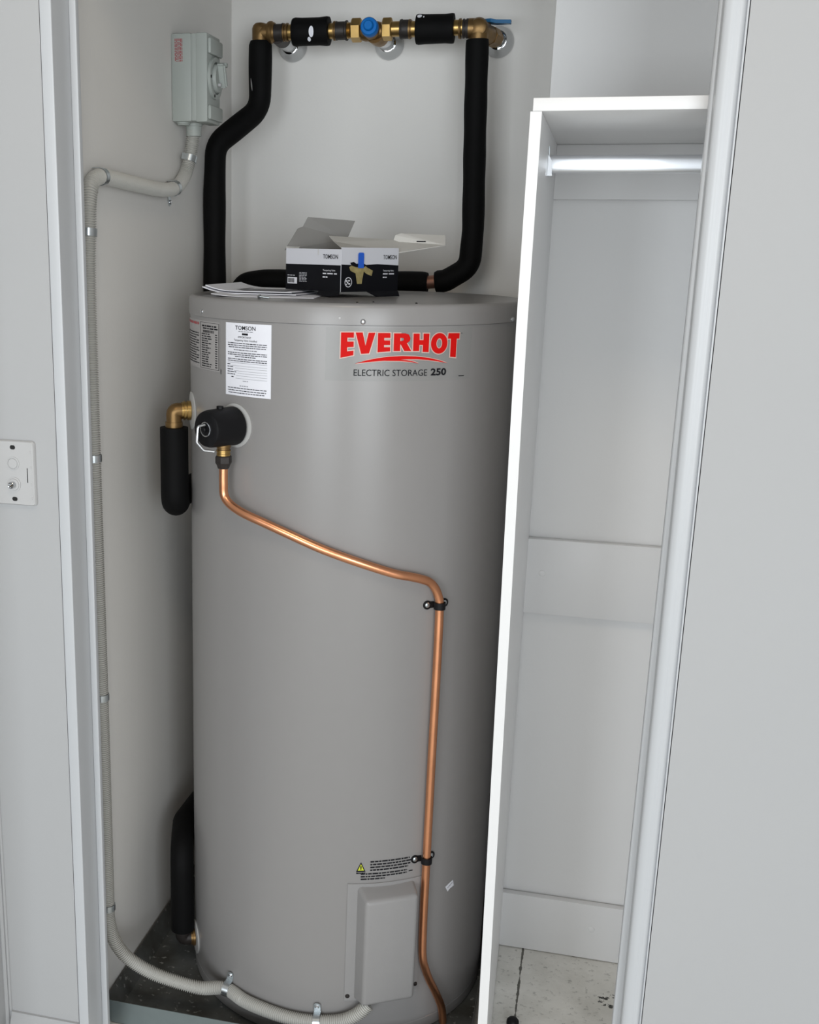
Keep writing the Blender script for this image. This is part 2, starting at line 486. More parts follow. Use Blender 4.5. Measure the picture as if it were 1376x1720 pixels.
MB().lathe(a, a - Vector((0, 0, 1.334)), [(0, .0020), (.0004, .0015)], 7).build('paint_chip', WHITEP, heater)

# --- brand decal
decal = cyl_patch(MB(), 2.7, 50.5, 1.2365, 1.3195, .0004).build('brand_decal', FILM, heater, 35, 'clear decal with red brand lettering')
GL = {
    'E1': [(7.33, 1.3119), (11.19, 1.3123), (11.2, 1.3043), (9.27, 1.3041), (9.27, 1.298), (11.2, 1.2982), (11.21, 1.2899), (9.28, 1.2892), (9.28, 1.2827), (11.21, 1.2841), (11.19, 1.2769), (7.33, 1.2724)],
    'V': [(11.7, 1.3123), (13.79, 1.3125), (14.76, 1.292), (15.59, 1.3121), (17.62, 1.3123), (15.89, 1.2802), (13.52, 1.2791)],
    'E2': [(18.41, 1.312), (22.18, 1.3121), (22.24, 1.3046), (20.34, 1.3045), (20.37, 1.3005), (22.16, 1.3006), (22.22, 1.2936), (20.35, 1.2935), (20.38, 1.29), (22.24, 1.2901), (22.29, 1.2836), (18.44, 1.282)],
    'R1': [(23.29, 1.3116), (25.29, 1.3116), (25.37, 1.2841), (23.33, 1.2841)],
    'R2': [(25.22, 1.3116), (26.8, 1.3116), (27.89, 1.3099), (28.47, 1.3046), (28.33, 1.2999), (27.47, 1.2964), (25.36, 1.2941), (25.31, 1.2997), (25.84, 1.2999), (26.29, 1.3006), (26.46, 1.3024), (26.26, 1.3041), (25.8, 1.3046), (25.27, 1.3046)],
    'R3': [(25.42, 1.295), (27.36, 1.2967), (28.9, 1.284), (26.68, 1.2841)],
    'H': [(29.42, 1.3112), (31.39, 1.3112), (31.45, 1.301), (32.71, 1.3009), (32.65, 1.3111), (34.61, 1.311), (34.6, 1.2819), (32.59, 1.2824), (32.6, 1.2934), (31.45, 1.2936), (31.43, 1.2839), (29.45, 1.284)],
    'T': [(41.3, 1.3112), (45.5, 1.3107), (45.43, 1.302), (44.47, 1.3021), (44.42, 1.2724), (42.26, 1.2738), (42.25, 1.3024), (41.1, 1.3025)],
    'S1': [(11.74, 1.2638), (15.18, 1.2692), (18.57, 1.2729), (22.01, 1.2753), (26.21, 1.2763), (30.55, 1.2755), (34.68, 1.273), (38.23, 1.269), (41.47, 1.2636), (38.26, 1.2667), (34.72, 1.2694), (30.95, 1.271), (27.68, 1.271), (25.19, 1.2704), (22.05, 1.2693), (18.61, 1.268), (15.2, 1.2662)],
    'S2': [(20.67, 1.2687), (25.19, 1.2707), (27.69, 1.2696), (29.89, 1.2673), (31.57, 1.264), (28.8, 1.2669), (25.56, 1.2684)],
}
def ring_poly(mb, ct, cz, rt0, rz0, rt1, rz1, off, n=28):
    vs, fs = [], []
    for i in range(n):
        a = 2 * math.pi * i / n
        vs += [cyl(ct + rt0 * math.cos(a), cz + rz0 * math.sin(a), TR + off), cyl(ct + rt1 * math.cos(a), cz + rz1 * math.sin(a), TR + off)]
    for i in range(n):
        j = (i + 1) % n; fs.append((2 * i, 2 * j, 2 * j + 1, 2 * i + 1))
    mb.add(vs, fs)
let = MB(); outl = MB(); swo = MB(); swo_o = MB()
for key, p in GL.items():
    if key[0] == 'S':
        cyl_poly(swo, p, .0013); cyl_poly(swo_o, grow(p, .0010), .0009)
    else:
        cyl_poly(let, p, .0013)
        if key not in ('R2',): cyl_poly(outl, grow(p, .0016), .0009)
ring_poly(let, 38.15, 1.2954, 1.0, .0079, 2.9, .0163, .0013)
ring_poly(outl, 38.15, 1.2954, .75, .0065, 3.2, .0179, .0009)
outl.build('letter_outline', PINK, decal, 0)
let.build('red_lettering', RED, decal, 0)
swo_o.build('swoosh_outline', PINK, decal, 0)
swo.build('red_swoosh', RED, decal, 0)
tankfn = lambda u, v: cyl(u, v, TR + .0012)
mb = MB(); text_on(mb, 'ELECTRIC STORAGE', tankfn, 11.45, 34.40, 1.2446, 1.2547)
mb.build('black_lettering', INK, decal, 0)
mb = MB(); text_on(mb, '250', tankfn, 35.65, 41.1, 1.2446, 1.2560, .03); mb.build('bold_number', INK, decal, 0)
mb = MB(); text_on(mb, 'TM', tankfn, 45.9, 46.6, 1.3095, 1.3112); mb.build('trademark', INK, decal, 0)
cyl_patch(MB(), 46.0, 48.2, 1.2416, 1.2430, .0006).build('small_print_mark', INK, heater, 0)

# --- installer's paper label
LT0, LT1, LZ0, LZ1 = -33.9, -15.0, 1.2005, 1.319
lab = cyl_patch(MB(), LT0, LT1, LZ0, LZ1, .0005).build('paper_label', PAPER, heater, 35, 'white printed installer label')
def lf(u, v): return cyl(LT0 + (LT1 - LT0) * u, LZ1 - (LZ1 - LZ0) * v, TR + .0011)
def ltext(mb, s, u0, u1, v, h, bold=0.0):
    vs, fs, w, hh = text2d(s, bold)
    mb.add([lf(u0 + (u1 - u0) * x / w, v + h / 2 - h * y / hh) for x, y in vs], fs)
mb = MB()
ltext(mb, 'TOMSON', .245, .69, .063, .055, .006)
ltext(mb, 'IMPORTANT', .31, .60, .190, .026)
ltext(mb, 'Tempering Valve Installed', .21, .72, .236, .034)
mb.build('lettering', INK, lab, 0)
mb = MB(); rg = random.Random(3)
bars_on(mb, lf, .32, .64, .112, .006, rg=rg)
quad_on(mb, lf, .40, .53, .134, .160)
for v, a, c in ((.275, .06, .92), (.303, .06, .92), (.331, .08, .90), (.405, .06, .92), (.432, .06, .92), (.458, .24, .70), (.492, .06, .92), (.519, .06, .92),
                (.895, .06, .92), (.929, .06, .92), (.962, .08, .90)):
    bars_on(mb, lf, a, c, v, .010, rg=rg)
for v, c in ((.570, .12), (.603, .20), (.640, .19), (.672, .27), (.705, .24), (.742, .22)):
    bars_on(mb, lf, .05 if v < .74 else .15, c, v, .010, .05, .1, rg=rg)
mb.build('printed_text_lines', INK, lab, 0)
mb = MB()
bars_on(mb, lf, .21, .72, .367, .012, rg=rg); bars_on(mb, lf, .42, .54, .79, .008, rg=rg); bars_on(mb, lf, .35, .56, .86, .010, rg=rg)
for v, a in ((.545, .06), (.585, .16), (.618, .24), (.655, .22), (.688, .30), (.722, .27), (.758, .25)):
    quad_on(mb, lf, a, .93, v - .0016, v + .0016)
mb.build('form_rules', INKG, lab, 0)

# --- rating label at the left edge of the tank
rat = cyl_patch(MB(), -74, -37.2, 1.235, 1.317, .0004).build('rating_label', PAPER2, heater, 35, 'grey rating label with small print')
def rf(u, v): return cyl(-74 + 36.8 * u, 1.317 - .082 * v, TR + .0009)
mb = MB(); rg = random.Random(5)
for i in range(13): bars_on(mb, rf, .05, .60 - (.08 if i % 3 == 2 else 0), .27 + i * .052, .02, rg=rg)
bars_on(mb, rf, .68, .95, .10, .03, rg=rg); bars_on(mb, rf, .70, .97, .15, .025, rg=rg)
for i in range(15):
    bars_on(mb, rf, .67, .67 + rg.uniform(.1, .2), .265 + i * .047, .02, rg=rg)
    bars_on(mb, rf, .93, .965, .265 + i * .047, .018, rg=rg)
for u in (.70, .715, .727, .745, .757, .77, .785, .80, .815, .83, .85, .865, .88, .90): quad_on(mb, rf, u, u + .008, .185, .235)
quad_on(mb, rf, .635, .641, .03, .975); quad_on(mb, rf, .985, .991, .03, .975); quad_on(mb, rf, .635, .99, .03, .036); quad_on(mb, rf, .635, .99, .968, .975)
mb.build('printed_text_lines', INK, rat, 0)
mb = MB(); bars_on(mb, rf, .1, .60, .07, .05, .06, .12, .02, rg=rg); mb.build('red_print', REDS, rat, 0)
cyl_patch(MB(), -36.7, -36.4, 1.232, 1.240, .0006).build('scratch_mark', INK, heater, 0)

# --- warning print low on the tank
mb = MB(); cyl_poly(mb, [(17.3, .3605), (20.6, .3605), (18.95, .3800)], .0006)
wt = mb.build('warning_triangle', INK, heater, 0, 'yellow warning triangle print')
mb = MB(); cyl_poly(mb, [(17.85, .3635), (20.05, .3635), (18.95, .3765)], .0012); mb.build('yellow_field', YELL, wt, 0)
mb = MB(); cyl_poly(mb, [(18.85, .3650), (19.05, .3650), (19.2, .3725), (18.7, .3725)], .0018); mb.build('exclamation_bar', INK, wt, 0)
def wf(u, v): return cyl(u, v, TR + .0010)
mb = MB(); rg = random.Random(9)
for i, (a, c) in enumerate(((22.2, 36.5), (22.2, 37.4), (22.2, 36.8), (22.2, 36.0))):
    bars_on(mb, wf, a, c, .3800 - i * .0056, .0026, .6, 2.2, .25, rg=rg)
for i, (a, c) in enumerate(((19.0, 35.6), (19.0, 35.6), (19.0, 27.5))):
    bars_on(mb, wf, a, c, .3560 - i * .0052, .0024, .6, 2.2, .25, rg=rg)
bars_on(mb, wf, 36.3, 38.0, .3525, .002, .6, 1.5, .2, rg=rg)
bars_on(mb, wf, 17.4, 20.5, .3580, .0022, .5, .9, .15, rg=rg)
mb.build('warning_print', INK, heater, 0)
# small torn white sticker
mb = MB(); cyl_poly(mb, [(52.9, .2945), (54.3, .2822), (55.2, .2862), (57.5, .2890), (56.8, .3022), (54.6, .2985)], .0006)
st = mb.build('torn_sticker', PAPER, heater, 0)
mb = MB(); bars_on(mb, lambda u, v: cyl(54.0 + u * 2.4, .2895 + u * .007 + v, TR + .0012), 0, 1, 0.001, .002, .1, .25, .06); mb.build('print', INKG, st, 0)

# --- element cover at the bottom: flange plate wrapped on the tank and a raised rounded box
def cover_flange():
    mb = MB(); n = 14; vs, fs = [], []
    t0, t1, z0, z1, o = 14.6, 41.8, .094, .337, .0022
    for i in range(n + 1):
        t = t0 + (t1 - t0) * i / n
        for rr in (TR - .002, TR + o): vs += [cyl(t, z0, rr), cyl(t, z1, rr)]
    for i in range(n):
        a = 4 * i; b = a + 4
        fs += [(a + 2, b + 2, b + 3, a + 3), (a, a + 2, a + 3, a + 1) if i == 0 else (a + 2, b + 2, b + 3, a + 3), (a + 1, a + 3, b + 3, b + 1), (a, b, b + 2, a + 2)]
    fs.append((4 * n, 4 * n + 1, 4 * n + 3, 4 * n + 2))
    return mb.add(vs, list(dict.fromkeys(fs)))
cf = cover_flange().build('element_cover', TANKP, heater, 35, 'grey plastic element cover')
# raised box: in the plane tangent at 28.4 degrees
thc = 28.4; ur = cyl(thc, 0, 1); ut = Vector((math.cos(R(thc)), math.sin(R(thc)), 0)); uz = Vector((0, 0, 1))
bm = bmesh.new()
def cp(t, z, d): return ur * d + ut * t + uz * z
bw, fw_ = .056, .0495
B = [cp(-bw, .092, .2825), cp(bw, .092, .2825), cp(bw, .336, .2825), cp(-bw, .336, .2825)]
F = [cp(-fw_, .105, .335), cp(fw_, .109, .335), cp(fw_, .323, .335), cp(-fw_, .320, .335)]
vb = [bm.verts.new(p) for p in B]; vf = [bm.verts.new(p) for p in F]
bm.faces.new(vf); bm.faces.new(list(reversed(vb)))
for i in range(4):
    j = (i + 1) % 4; bm.faces.new((vb[i], vb[j], vf[j], vf[i]))
be = [e for e in bm.edges if not (e.verts[0] in vb and e.verts[1] in vb)]
bmesh.ops.bevel(bm, geom=be, offset=.0075, segments=3, profile=.5, affect='EDGES', clamp_overlap=True)
MB().bm(bm).build('raised_box', TANKP, cf, 60)
for th, z in ((15.7, .104), (41.0, .110)):
    a = cyl(th, z, TR + .002)
    MB().lathe(a, a - Vector((0, 0, z)), [(0, .0042), (.0012, .0042), (.0026, .0030), (.0030, .001)], 12).build('cover_screw', BRONZE, cf)

# --- port rings on the tank
def port_ring(th, z, r, parent=heater):
    mb = MB(); n = 36; vs, fs = [], []
    k = TR * R(1)
    for i in range(n):
        a = 2 * math.pi * i / n
        for rr, off in ((r, .0002), (r, .0022), (r - .004, .0032), (r * .45, .0032)):
            vs.append(cyl(th + rr * math.cos(a) / k, z + rr * math.sin(a), TR + off))
    for i in range(n):
        j = (i + 1) % n
        for q in range(3): fs.append((4 * i + q, 4 * j + q, 4 * j + q + 1, 4 * i + q + 1))
    return mb.add(vs, fs).build('port_ring', RINGP, parent)
TP, HP = -29.2, -63.0
port_ring(TP, 1.150, .037); port_ring(HP, 1.153, .034); port_ring(HP, .070, .034)

# ------------------------------------------------------------------ relief valve
rv = empty('relief_valve', cyl(TP, 1.10, .335), 'black capped relief valve with steel lever on the upper left of the tank', 'valve')
o = cyl(TP, 1.150, TR); ax = Vector((math.sin(R(TP)), -math.cos(R(TP)), 0)); tx = Vector((math.cos(R(TP)), math.sin(R(TP)), 0))
MB().lathe(o, ax, [(.0035, .030), (.006, .0325), (.060, .031), (.0665, .0290), (.068, .0265), (.068, .012)], 36).build('insulation_cover', BLACKP, rv)
MB().lathe(o + ax * .068, ax, [(-.002, .0125), (.001, .0125), (.0012, .0105), (-.0005, .010), (-.0005, .002)], 24).build('lever_seat', STEEL, rv)
MB().lathe(o + ax * .067, ax, [(0, .0045), (.006, .0045), (.0075, .003)], 12).build('valve_stem', BLACKP, rv)
lv = [o + ax * .0705 + Vector((0, 0, .008)) + tx * .001, o + ax * .082 + Vector((0, 0, .006)) - tx * .003, o + ax * .084 + Vector((0, 0, -.020)) - tx * .004, o + ax * .074 + Vector((0, 0, -.034)) + tx * .002, o + ax * .060 + Vector((0, 0, -.036)) + tx * .012]
MB().tube(fillet(lv, .006, 6), .0022, 10).build('lever', STEEL, rv)
q = o + ax * .036 + Vector((0, 0, .029))
MB().lathe(q, (0, 0, 1), [(0, .0062), (.006, .0062), (.0066, .0054)], 8).build('plug', BLACKP, rv)
po = o + ax * .028 - Vector((0, 0, .028))        # drain outlet below the cover
MB().lathe(po, (0, 0, -1), [(0, .0125), (.006, .0125), (.0065, .0110), (.010, .0110)], 24).build('outlet', BRASSD, rv)
MB().lathe(po, (0, 0, -1), [(.010, .0115), (.0105, .0125), (.0125, .0125), (.013, .0112), (.016, .0112), (.0165, .0120), (.019, .0120), (.0195, .011), (.022, .011)], 24).build('threaded_collar', BRASS, rv)
MB().lathe(po, (0, 0, -1), [(.020, .0125), (.022, .0140), (.032, .0140), (.036, .0115), (.042, .0095)], 6, .3).build('flare_nut', BRONZE, rv, 20)

# ------------------------------------------------------------------ copper drain pipe
RC = .0075
def cpt(th, z, off=.0135): return cyl(th, z, TR + off)
top = po - Vector((0, 0, .038))
path = [top, top - Vector((0, 0, .012))]
tth = math.degrees(math.atan2(top.x, -top.y)); trad = math.hypot(top.x, top.y)
raw = [(tth, top.z - .028, trad), (-29.0, 1.0345, .3275), (-27.0, 1.0217, .3265), (-23.36, 1.0118, .3245), (-19.64, 1.0048, .322), (-15.7, .998, .319), (-8.02, .9834, .3145), (3.2, .961, .3125), (14, .9415, .3125), (25.3, .921, .3125), (31.0, .9135, .3125), (34.8, .9075, .3125), (37.6, .901, .3125), (39.6, .890, .3125), (41.0, .875, .3125),
       (41.7, .857, .3125), (41.9, .80, .3125), (41.9, .70, .3125), (41.8, .60, .3125), (41.8, .50, .3125), (41.8, .379, .3125), (41.8, .28, .3125), (42.0, .20, .3125), (42.5, .168, .3125), (43.6, .146, .3125), (45.6, .118, .3125), (48.2, .090, .3125), (50.6, .063, .3125), (52.0, .045, .3125), (52.8, .026, .3125), (53.2, .008, .3125)]
for th, z, r in raw: path.append(cyl(th, z, r))
def catmull(P, n=5):
    P = [Vector(p) for p in P]; out = []
    for i in range(len(P) - 1):
        p0, p1, p2, p3 = P[max(i - 1, 0)], P[i], P[i + 1], P[min(i + 2, len(P) - 1)]
        for k in range(n):
            t = k / n
            out.append(.5 * ((2 * p1) + (p2 - p0) * t + (2 * p0 - 5 * p1 + 4 * p2 - p3) * t * t + (3 * p1 - p0 - 3 * p2 + p3) * t ** 3))
    out.append(P[-1]); return out
cpipe = MB().tube(catmull(path, 6), RC, 16).build('copper_pipe', COPPER)
tag(cpipe, 'bent copper drain pipe running diagonally then straight down the tank front', 'pipe')
def copper_clip(th, z, label):
    a = cyl(th, z, TR)
    e = empty('pipe_clip', a, label, 'pipe clip', 'black pipe clips on the copper pipe')
    n = Vector((math.sin(R(th)), -math.cos(R(th)), 0)); t = Vector((math.cos(R(th)), math.sin(R(th)), 0)); zz = Vector((0, 0, 1))
    mb = MB(); prof = []
    c = a + n * .0125
    for k in range(-2, 19):
        an = R(180 * k / 16); prof.append(c + (t * math.cos(an) + n * math.sin(an)) * (RC + .0010))
    vs, fs = [], []
    for p in prof:
        d = (p - c).normalized()
        vs += [p - zz * .006, p + zz * .006, p + d * .0016 + zz * .006, p + d * .0016 - zz * .006]
    for i in range(len(prof) - 1):
        for q in range(4): fs.append((4 * i + q, 4 * i + (q + 1) % 4, 4 * i + 4 + (q + 1) % 4, 4 * i + 4 + q))
    mb.add(vs, fs); mb.build('band', BLACKP, e)
    for s in (-1, 1):
        dz = .0
        w = th + s * 3.3
        mm = MB(); nn = 14
        ce = cyl(w, z + dz, TR); un = (ce - Vector((0, 0, ce.z))).normalized(); ut_ = Vector((-un.y, un.x, 0))
        mm.lathe(ce + un * .0003, un, [(0, .0078), (.0022, .0078), (.0026, .0070), (.0026, .0052), (.0014, .0050), (.0014, .001)], 20)
        mm.sheet([cyl(th + s * 1.0, z - .0055, TR + .0020), cyl(w, z + dz - .0060, TR + .0016), cyl(w, z + dz + .0060, TR + .0016), cyl(th + s * 1.0, z + .0055, TR + .0020)], .0022)
        mm.build('lug', BLACKP, e)
        MB().lathe(ce + un * .0012, un, [(0, .0046), (.0016, .0046), (.0028, .0028), (.0030, .0008)], 14).build('screw', ZINC, e)
copper_clip(41.75, .857, 'black pipe clip near the upper bend of the copper pipe')
copper_clip(41.8, .374, 'black pipe clip beside the warning print, low on the copper pipe')

# ------------------------------------------------------------------ hot outlet and cold inlet on the left of the tank
ho = empty('hot_outlet_pipe', cyl(HP, .95, .333), 'short black insulated pipe with brass elbow on the tank upper left', 'pipe')
u = Vector((math.sin(R(HP)), -math.cos(R(HP)), 0)); o = cyl(HP, 1.153, TR)
MB().lathe(o, u, [(.0035, .0175), (.010, .0175), (.0105, .0155), (.013, .0155), (.0135, .0175), (.016, .0175), (.0165, .015), (.020, .015)], 28).build('threaded_collar', BRASS, ho)
c = cyl(HP, 1.153, .3335)
MB().tube(fillet([o + u * .018, c, c - Vector((0, 0, .032))], .016, 8), .0140, 20).build('brass_elbow', BRASSD, ho)
MB().lathe(c - Vector((0, 0, .020)), (0, 0, -1), [(0, .0158), (.009, .0158), (.0095, .0145), (.013, .0145)], 28).build('elbow_lip', BRASSD, ho)
back = lambda th, z, r=.3275: cyl(th, z, .3275)
path = [c - Vector((0, 0, .030)), c - Vector((0, 0, .12)), c - Vector((0, 0, .172)), back(-80, .978, .345), back(-100, .978, .347), back(-118, .975, .347)]
pts = fillet(path, [.03, .055, .06, .06], 10)
rr = [.0245, .0258] + [.0258] * (len(pts) - 2)
MB().tube(resample(pts, .006), .0256, 24).build('foam_insulation', BLACK, ho)

ci = empty('cold_inlet_pipe', cyl(HP, .05, .333), 'black insulated pipe with tarnished elbow near the tray, bottom left of tank', 'pipe')
o = cyl(HP, .070, TR); c = cyl(HP, .070, .328)
MB().lathe(o, u, [(.0035, .018), (.008, .018), (.0085, .0155), (.012, .0155)], 28).build('threaded_collar', BRASSD, ci)
MB().tube(fillet([o + u * .008, c, c + Vector((0, 0, .030))], .014, 8), .0150, 20).build('brass_elbow', BRONZE, ci)
path = [c + Vector((0, 0, .022)), c + Vector((0, 0, .10)), c + Vector((0, 0, .205)), back(-82, .278, .342), back(-100, .280, .345), back(-120, .28, .345)]
MB().tube(resample(fillet(path, [.03, .06, .06, .06], 10), .006), .0235, 24).build('foam_insulation', BLACK, ci)

# ------------------------------------------------------------------ pipework above the tank
MY, MZ = .365, 1.860
X1 = Vector((1, 0, 0))
# left leg
lm = empty('pipe_fitting_run', (-.21, MY, 1.83), 'brass elbow and fittings left of the blue-capped valve', 'pipe fittings')
MB().tube(fillet([(-.262, MY, MZ + .001), (-.289, MY, MZ + .001), (-.289, MY, MZ - .016)], .010, 8), .0170, 20).lathe((-.2895, MY, MZ - .018), (0, 0, 1), [(0, .0165), (.026, .0170), (.032, .0150), (.0365, .0105), (.038, .003)], 24).build('brass_elbow', BRASSD, lm)
MB().lathe((-.289, MY, MZ - .016), (0, 0, -1), [(0, .0185), (.012, .0185), (.0125, .017), (.02, .017)], 8).build('elbow_lip', BRASSD, lm)
MB().lathe((0, MY, MZ + .001), X1, [(-.272, .0200), (-.268, .0215), (-.264, .0215), (-.262, .0195), (-.258, .0180)], 24).build('elbow_bead', BRASSD, lm)
mb = MB().lathe((0, MY, MZ), X1, [(-.262, .0165), (-.243, .0165), (-.2425, .018), (-.240, .018), (-.2395, .0165), (-.237, .0165)], 24)
mb.tube([(-.253, MY, MZ - .004), (-.253, MY + .042, MZ - .006)], .0175, 20)
mb.build('tee', BRONZE, lm)
MB().tube([(-.253, MY + .036, MZ - .006), (-.253, YB - .030, 1.852)], .0165, 20).build('chrome_tail', CHROME, lm)
MB().lathe((0, MY, MZ), X1, [(-.240, .0165), (-.2395, .0175), (-.237, .0175), (-.2365, .0150), (-.2335, .0150), (-.233, .0178), (-.230, .0178), (-.2295, .015), (-.228, .015)], 24).build('ribbed_collar', BRASSD, lm)
MB().lathe((0, MY, MZ), X1, [(-.230, .0150), (-.12, .0150)], 24).build('brass_pipe', BRASS, lm)
MB().lathe((0, MY, MZ), X1, [(-.220, .022), (-.2195, .0255), (-.2145, .0272), (-.200, .0262), (-.165, .0262), (-.149, .0276), (-.1445, .0268), (-.144, .023)], 28).build('foam_sleeve', BLACK, lm)
def blob(mb, fn, ca, cd, ra, rd, n=14):
    vs = [fn(ca, cd)]
    for q in (.5, 1.0):
        vs += [fn(ca + q * ra * math.cos(2 * math.pi * k / n), cd + q * rd * math.sin(2 * math.pi * k / n)) for k in range(n)]
    fs = [(0, 1 + k, 1 + (k + 1) % n) for k in range(n)] + [(1 + k, 1 + n + k, 1 + n + (k + 1) % n, 1 + (k + 1) % n) for k in range(n)]
    return mb.add(vs, fs)
fn = lambda a, d: Vector((-.178 + a, MY - .0272 * math.cos(d / .0264), MZ + .0272 * math.sin(d / .0264)))
blob(MB(), fn, .002, -.004, .0050, .0105).build('paint_splash', PAPER, lm, 0)
blob(MB(), fn, -.003, -.0185, .0034, .0048).build('paint_splash', PAPER, lm, 0)
MB().lathe((0, MY, MZ), X1, [(-.1355, .0150), (-.135, .0185), (-.132, .0185), (-.1315, .0170), (-.129, .0170)], 24).build('brass_bead', BRASSD, lm)
MB().lathe((0, MY, MZ), X1, [(-.130, .0165), (-.1295, .0185), (-.127, .0172), (-.112, .0172), (-.110, .0190), (-.107, .0190), (-.1065, .0160)], 24).build('dark_coupling', BRONZE, lm)
MB().lathe((0, MY, MZ), X1, [(-.108, .0150)] + [(-.108 + .0016 * k, .0158 if k % 2 else .0142) for k in range(1, 9)] + [(-.0945, .0150)], 24).build('thread', BRASS, lm)

# tempering valve
tv = empty('tempering_valve', (-.05, MY, 1.835), 'brass mixing valve with round blue cap in the overhead pipe run', 'valve')
MB().lathe((0, MY, MZ), X1, [(-.099, .0150), (-.0985, .0205), (-.0965, .0225), (-.080, .0225), (-.078, .0205), (-.077, .017)], 6, .26).build('hex_nut', BRASS, tv, 20)
MB().lathe((0, MY, MZ - .003), X1, [(-.080, .0155), (-.070, .0185), (-.045, .0185), (-.034, .0155)], 24).build('body', BRASSD, tv)
MB().lathe((-.056, MY, MZ - .004), (.06, -1, .03), [(0, .0165), (.026, .0165), (.030, .0145), (.034, .0145)], 24).build('neck', BRASSD, tv)
MB().lathe((-.0545, MY - .032, MZ - .0025), (.06, -1, .03), [(0, .0172), (.004, .0178), (.020, .0168), (.0225, .0150), (.023, .0098), (.0236, .0094), (.031, .0088), (.0325, .0074)], 32).build('blue_cap', BLUE, tv)
MB().tube(fillet([(-.050, MY - .006, MZ - .008), (-.0465, MY + .012, MZ - .010), (-.0445, MY + .026, MZ - .010)], .02, 6), .0185, 20).build('rear_branch', BRASSD, tv)
MB().lathe((0, MY, MZ), X1, [(-.036, .016), (-.0355, .0195), (-.0335, .0215), (-.018, .0215), (-.016, .0195), (-.0155, .016)], 6, .26).build('hex_nut', BRASS, tv, 20)
MB().lathe((0, MY, MZ), X1, [(-.018, .0145), (.004, .0145)], 24).build('tail_piece', BRASS, tv)
MB().tube([(-.0445, MY + .022, MZ - .010), (-.0435, YB - .030, 1.8515)], .0165, 20).build('chrome_tail', CHROME, tv)

# right leg with the ball valve
rm = empty('ball_valve_run', (.1, MY, 1.83), 'brass fittings with blue lever valve right of the blue-capped valve', 'pipe fittings')
MB().lathe((0, MY, MZ - .001), X1, [(.000, .0150), (.0005, .0185), (.004, .0192), (.006, .0178), (.018, .0178), (.0185, .0160)], 24).build('dark_coupling', BRONZE, rm)
MB().lathe((0, MY, MZ - .001), X1, [(.018, .0185), (.0215, .0185), (.022, .0160), (.024, .0160)], 24).build('brass_bead', BRASSD, rm)
MB().lathe((0, MY, MZ - .001), X1, [(.022, .0150), (.128, .0145)], 24).build('brass_pipe', BRASS, rm)
MB().lathe((0, MY, MZ - .002), X1, [(.0325, .022), (.033, .0268), (.037, .0282), (.05, .0272), (.090, .0266), (.103, .0276), (.107, .0270), (.1075, .023)], 28).build('foam_sleeve', BLACK, rm)
fn = lambda a, d: Vector((.041 + a, MY - .0290 * math.cos(d / .027), MZ - .002 + .0290 * math.sin(d / .027)))
blob(MB(), fn, 0, .022, .0048, .0046).build('paint_splash', PAPER, rm, 0)
blob(MB(), fn, .0085, .0195, .0014, .0022, 8).build('paint_splash', PAPER, rm, 0)
MB().lathe((0, MY, MZ - .003), X1, [(.1165, .015), (.117, .0185), (.1205, .0192), (.1215, .0185), (.122, .015)], 24).build('brass_bead', BRASSD, rm)
MB().lathe((0, MY, MZ - .003), X1, [(.1245, .016), (.125, .0180), (.128, .0180), (.1285, .0165), (.131, .0165), (.1315, .0182), (.142, .0182)], 24).build('dark_coupling', BRONZE, rm)
mb = MB().tube(fillet([(.136, MY, MZ - .003), (.156, MY, MZ - .003), (.156, MY, MZ - .0235)], .012, 8), .0185, 20)
mb.lathe((.156, MY - .0, MZ - .003), (0, -1, 0), [(-.016, .0185), (.010, .0185), (.016, .0150), (.019, .0080)], 24)
mb.build('brass_elbow', BRASSD, rm)
MB().tube([(.158, MY, MZ - .005), (.171, MY + .045, MZ - .009)], .0175, 20).build('valve_body', BRASSD, rm)
MB().lathe((.171, MY + .045, MZ - .009), Vector((.3, 1, -.03)), [(0, .0195), (.024, .0195), (.0245, .0165), (.04, .0165)], 8).build('hex_body', BRASSD, rm, 20)
MB().tube([(.182, MY + .08, 1.8505), (.184, YB - .030, 1.8505)], .0155, 20).build('chrome_tail', CHROME, rm)
MB().lathe((.168, MY + .035, MZ + .002), (0, 0, 1), [(0, .007), (.010, .007), (.0105, .009), (.014, .009)], 12).build('lever_stem', BRASSD, rm)
mb = MB(); mb.sheet([(.160, MY + .028, MZ + .015), (.175, MY + .024, MZ + .015), (.186, MY + .028, MZ + .0135), (.214, MY + .034, MZ + .0135), (.214, MY + .050, MZ + .0135), (.186, MY + .052, MZ + .0135), (.160, MY + .046, MZ + .015)], .0065)
mb.build('blue_lever', BLUEL, rm, 20)

# chrome flanges on the wall
def flange(x, z, label):
    f = MB().lathe((x, YB, z), (0, -1, 0), [(0.0002, .0300), (.003, .0308), (.008, .0300), (.014, .0272), (.020, .0235), (.026, .0205), (.031, .0188), (.0315, .0172), (.0315, .0150)], 40).build('wall_flange', CHROME, None, 50)
    tag(f, label, 'pipe flange', 'chrome wall flanges behind the overhead pipes')
flange(-.253, 1.852, 'chrome wall flange behind the left foam sleeve')
flange(-.0435, 1.8515, 'chrome wall flange behind the blue-capped valve')
flange(.184, 1.8505, 'chrome wall flange beneath the blue lever')

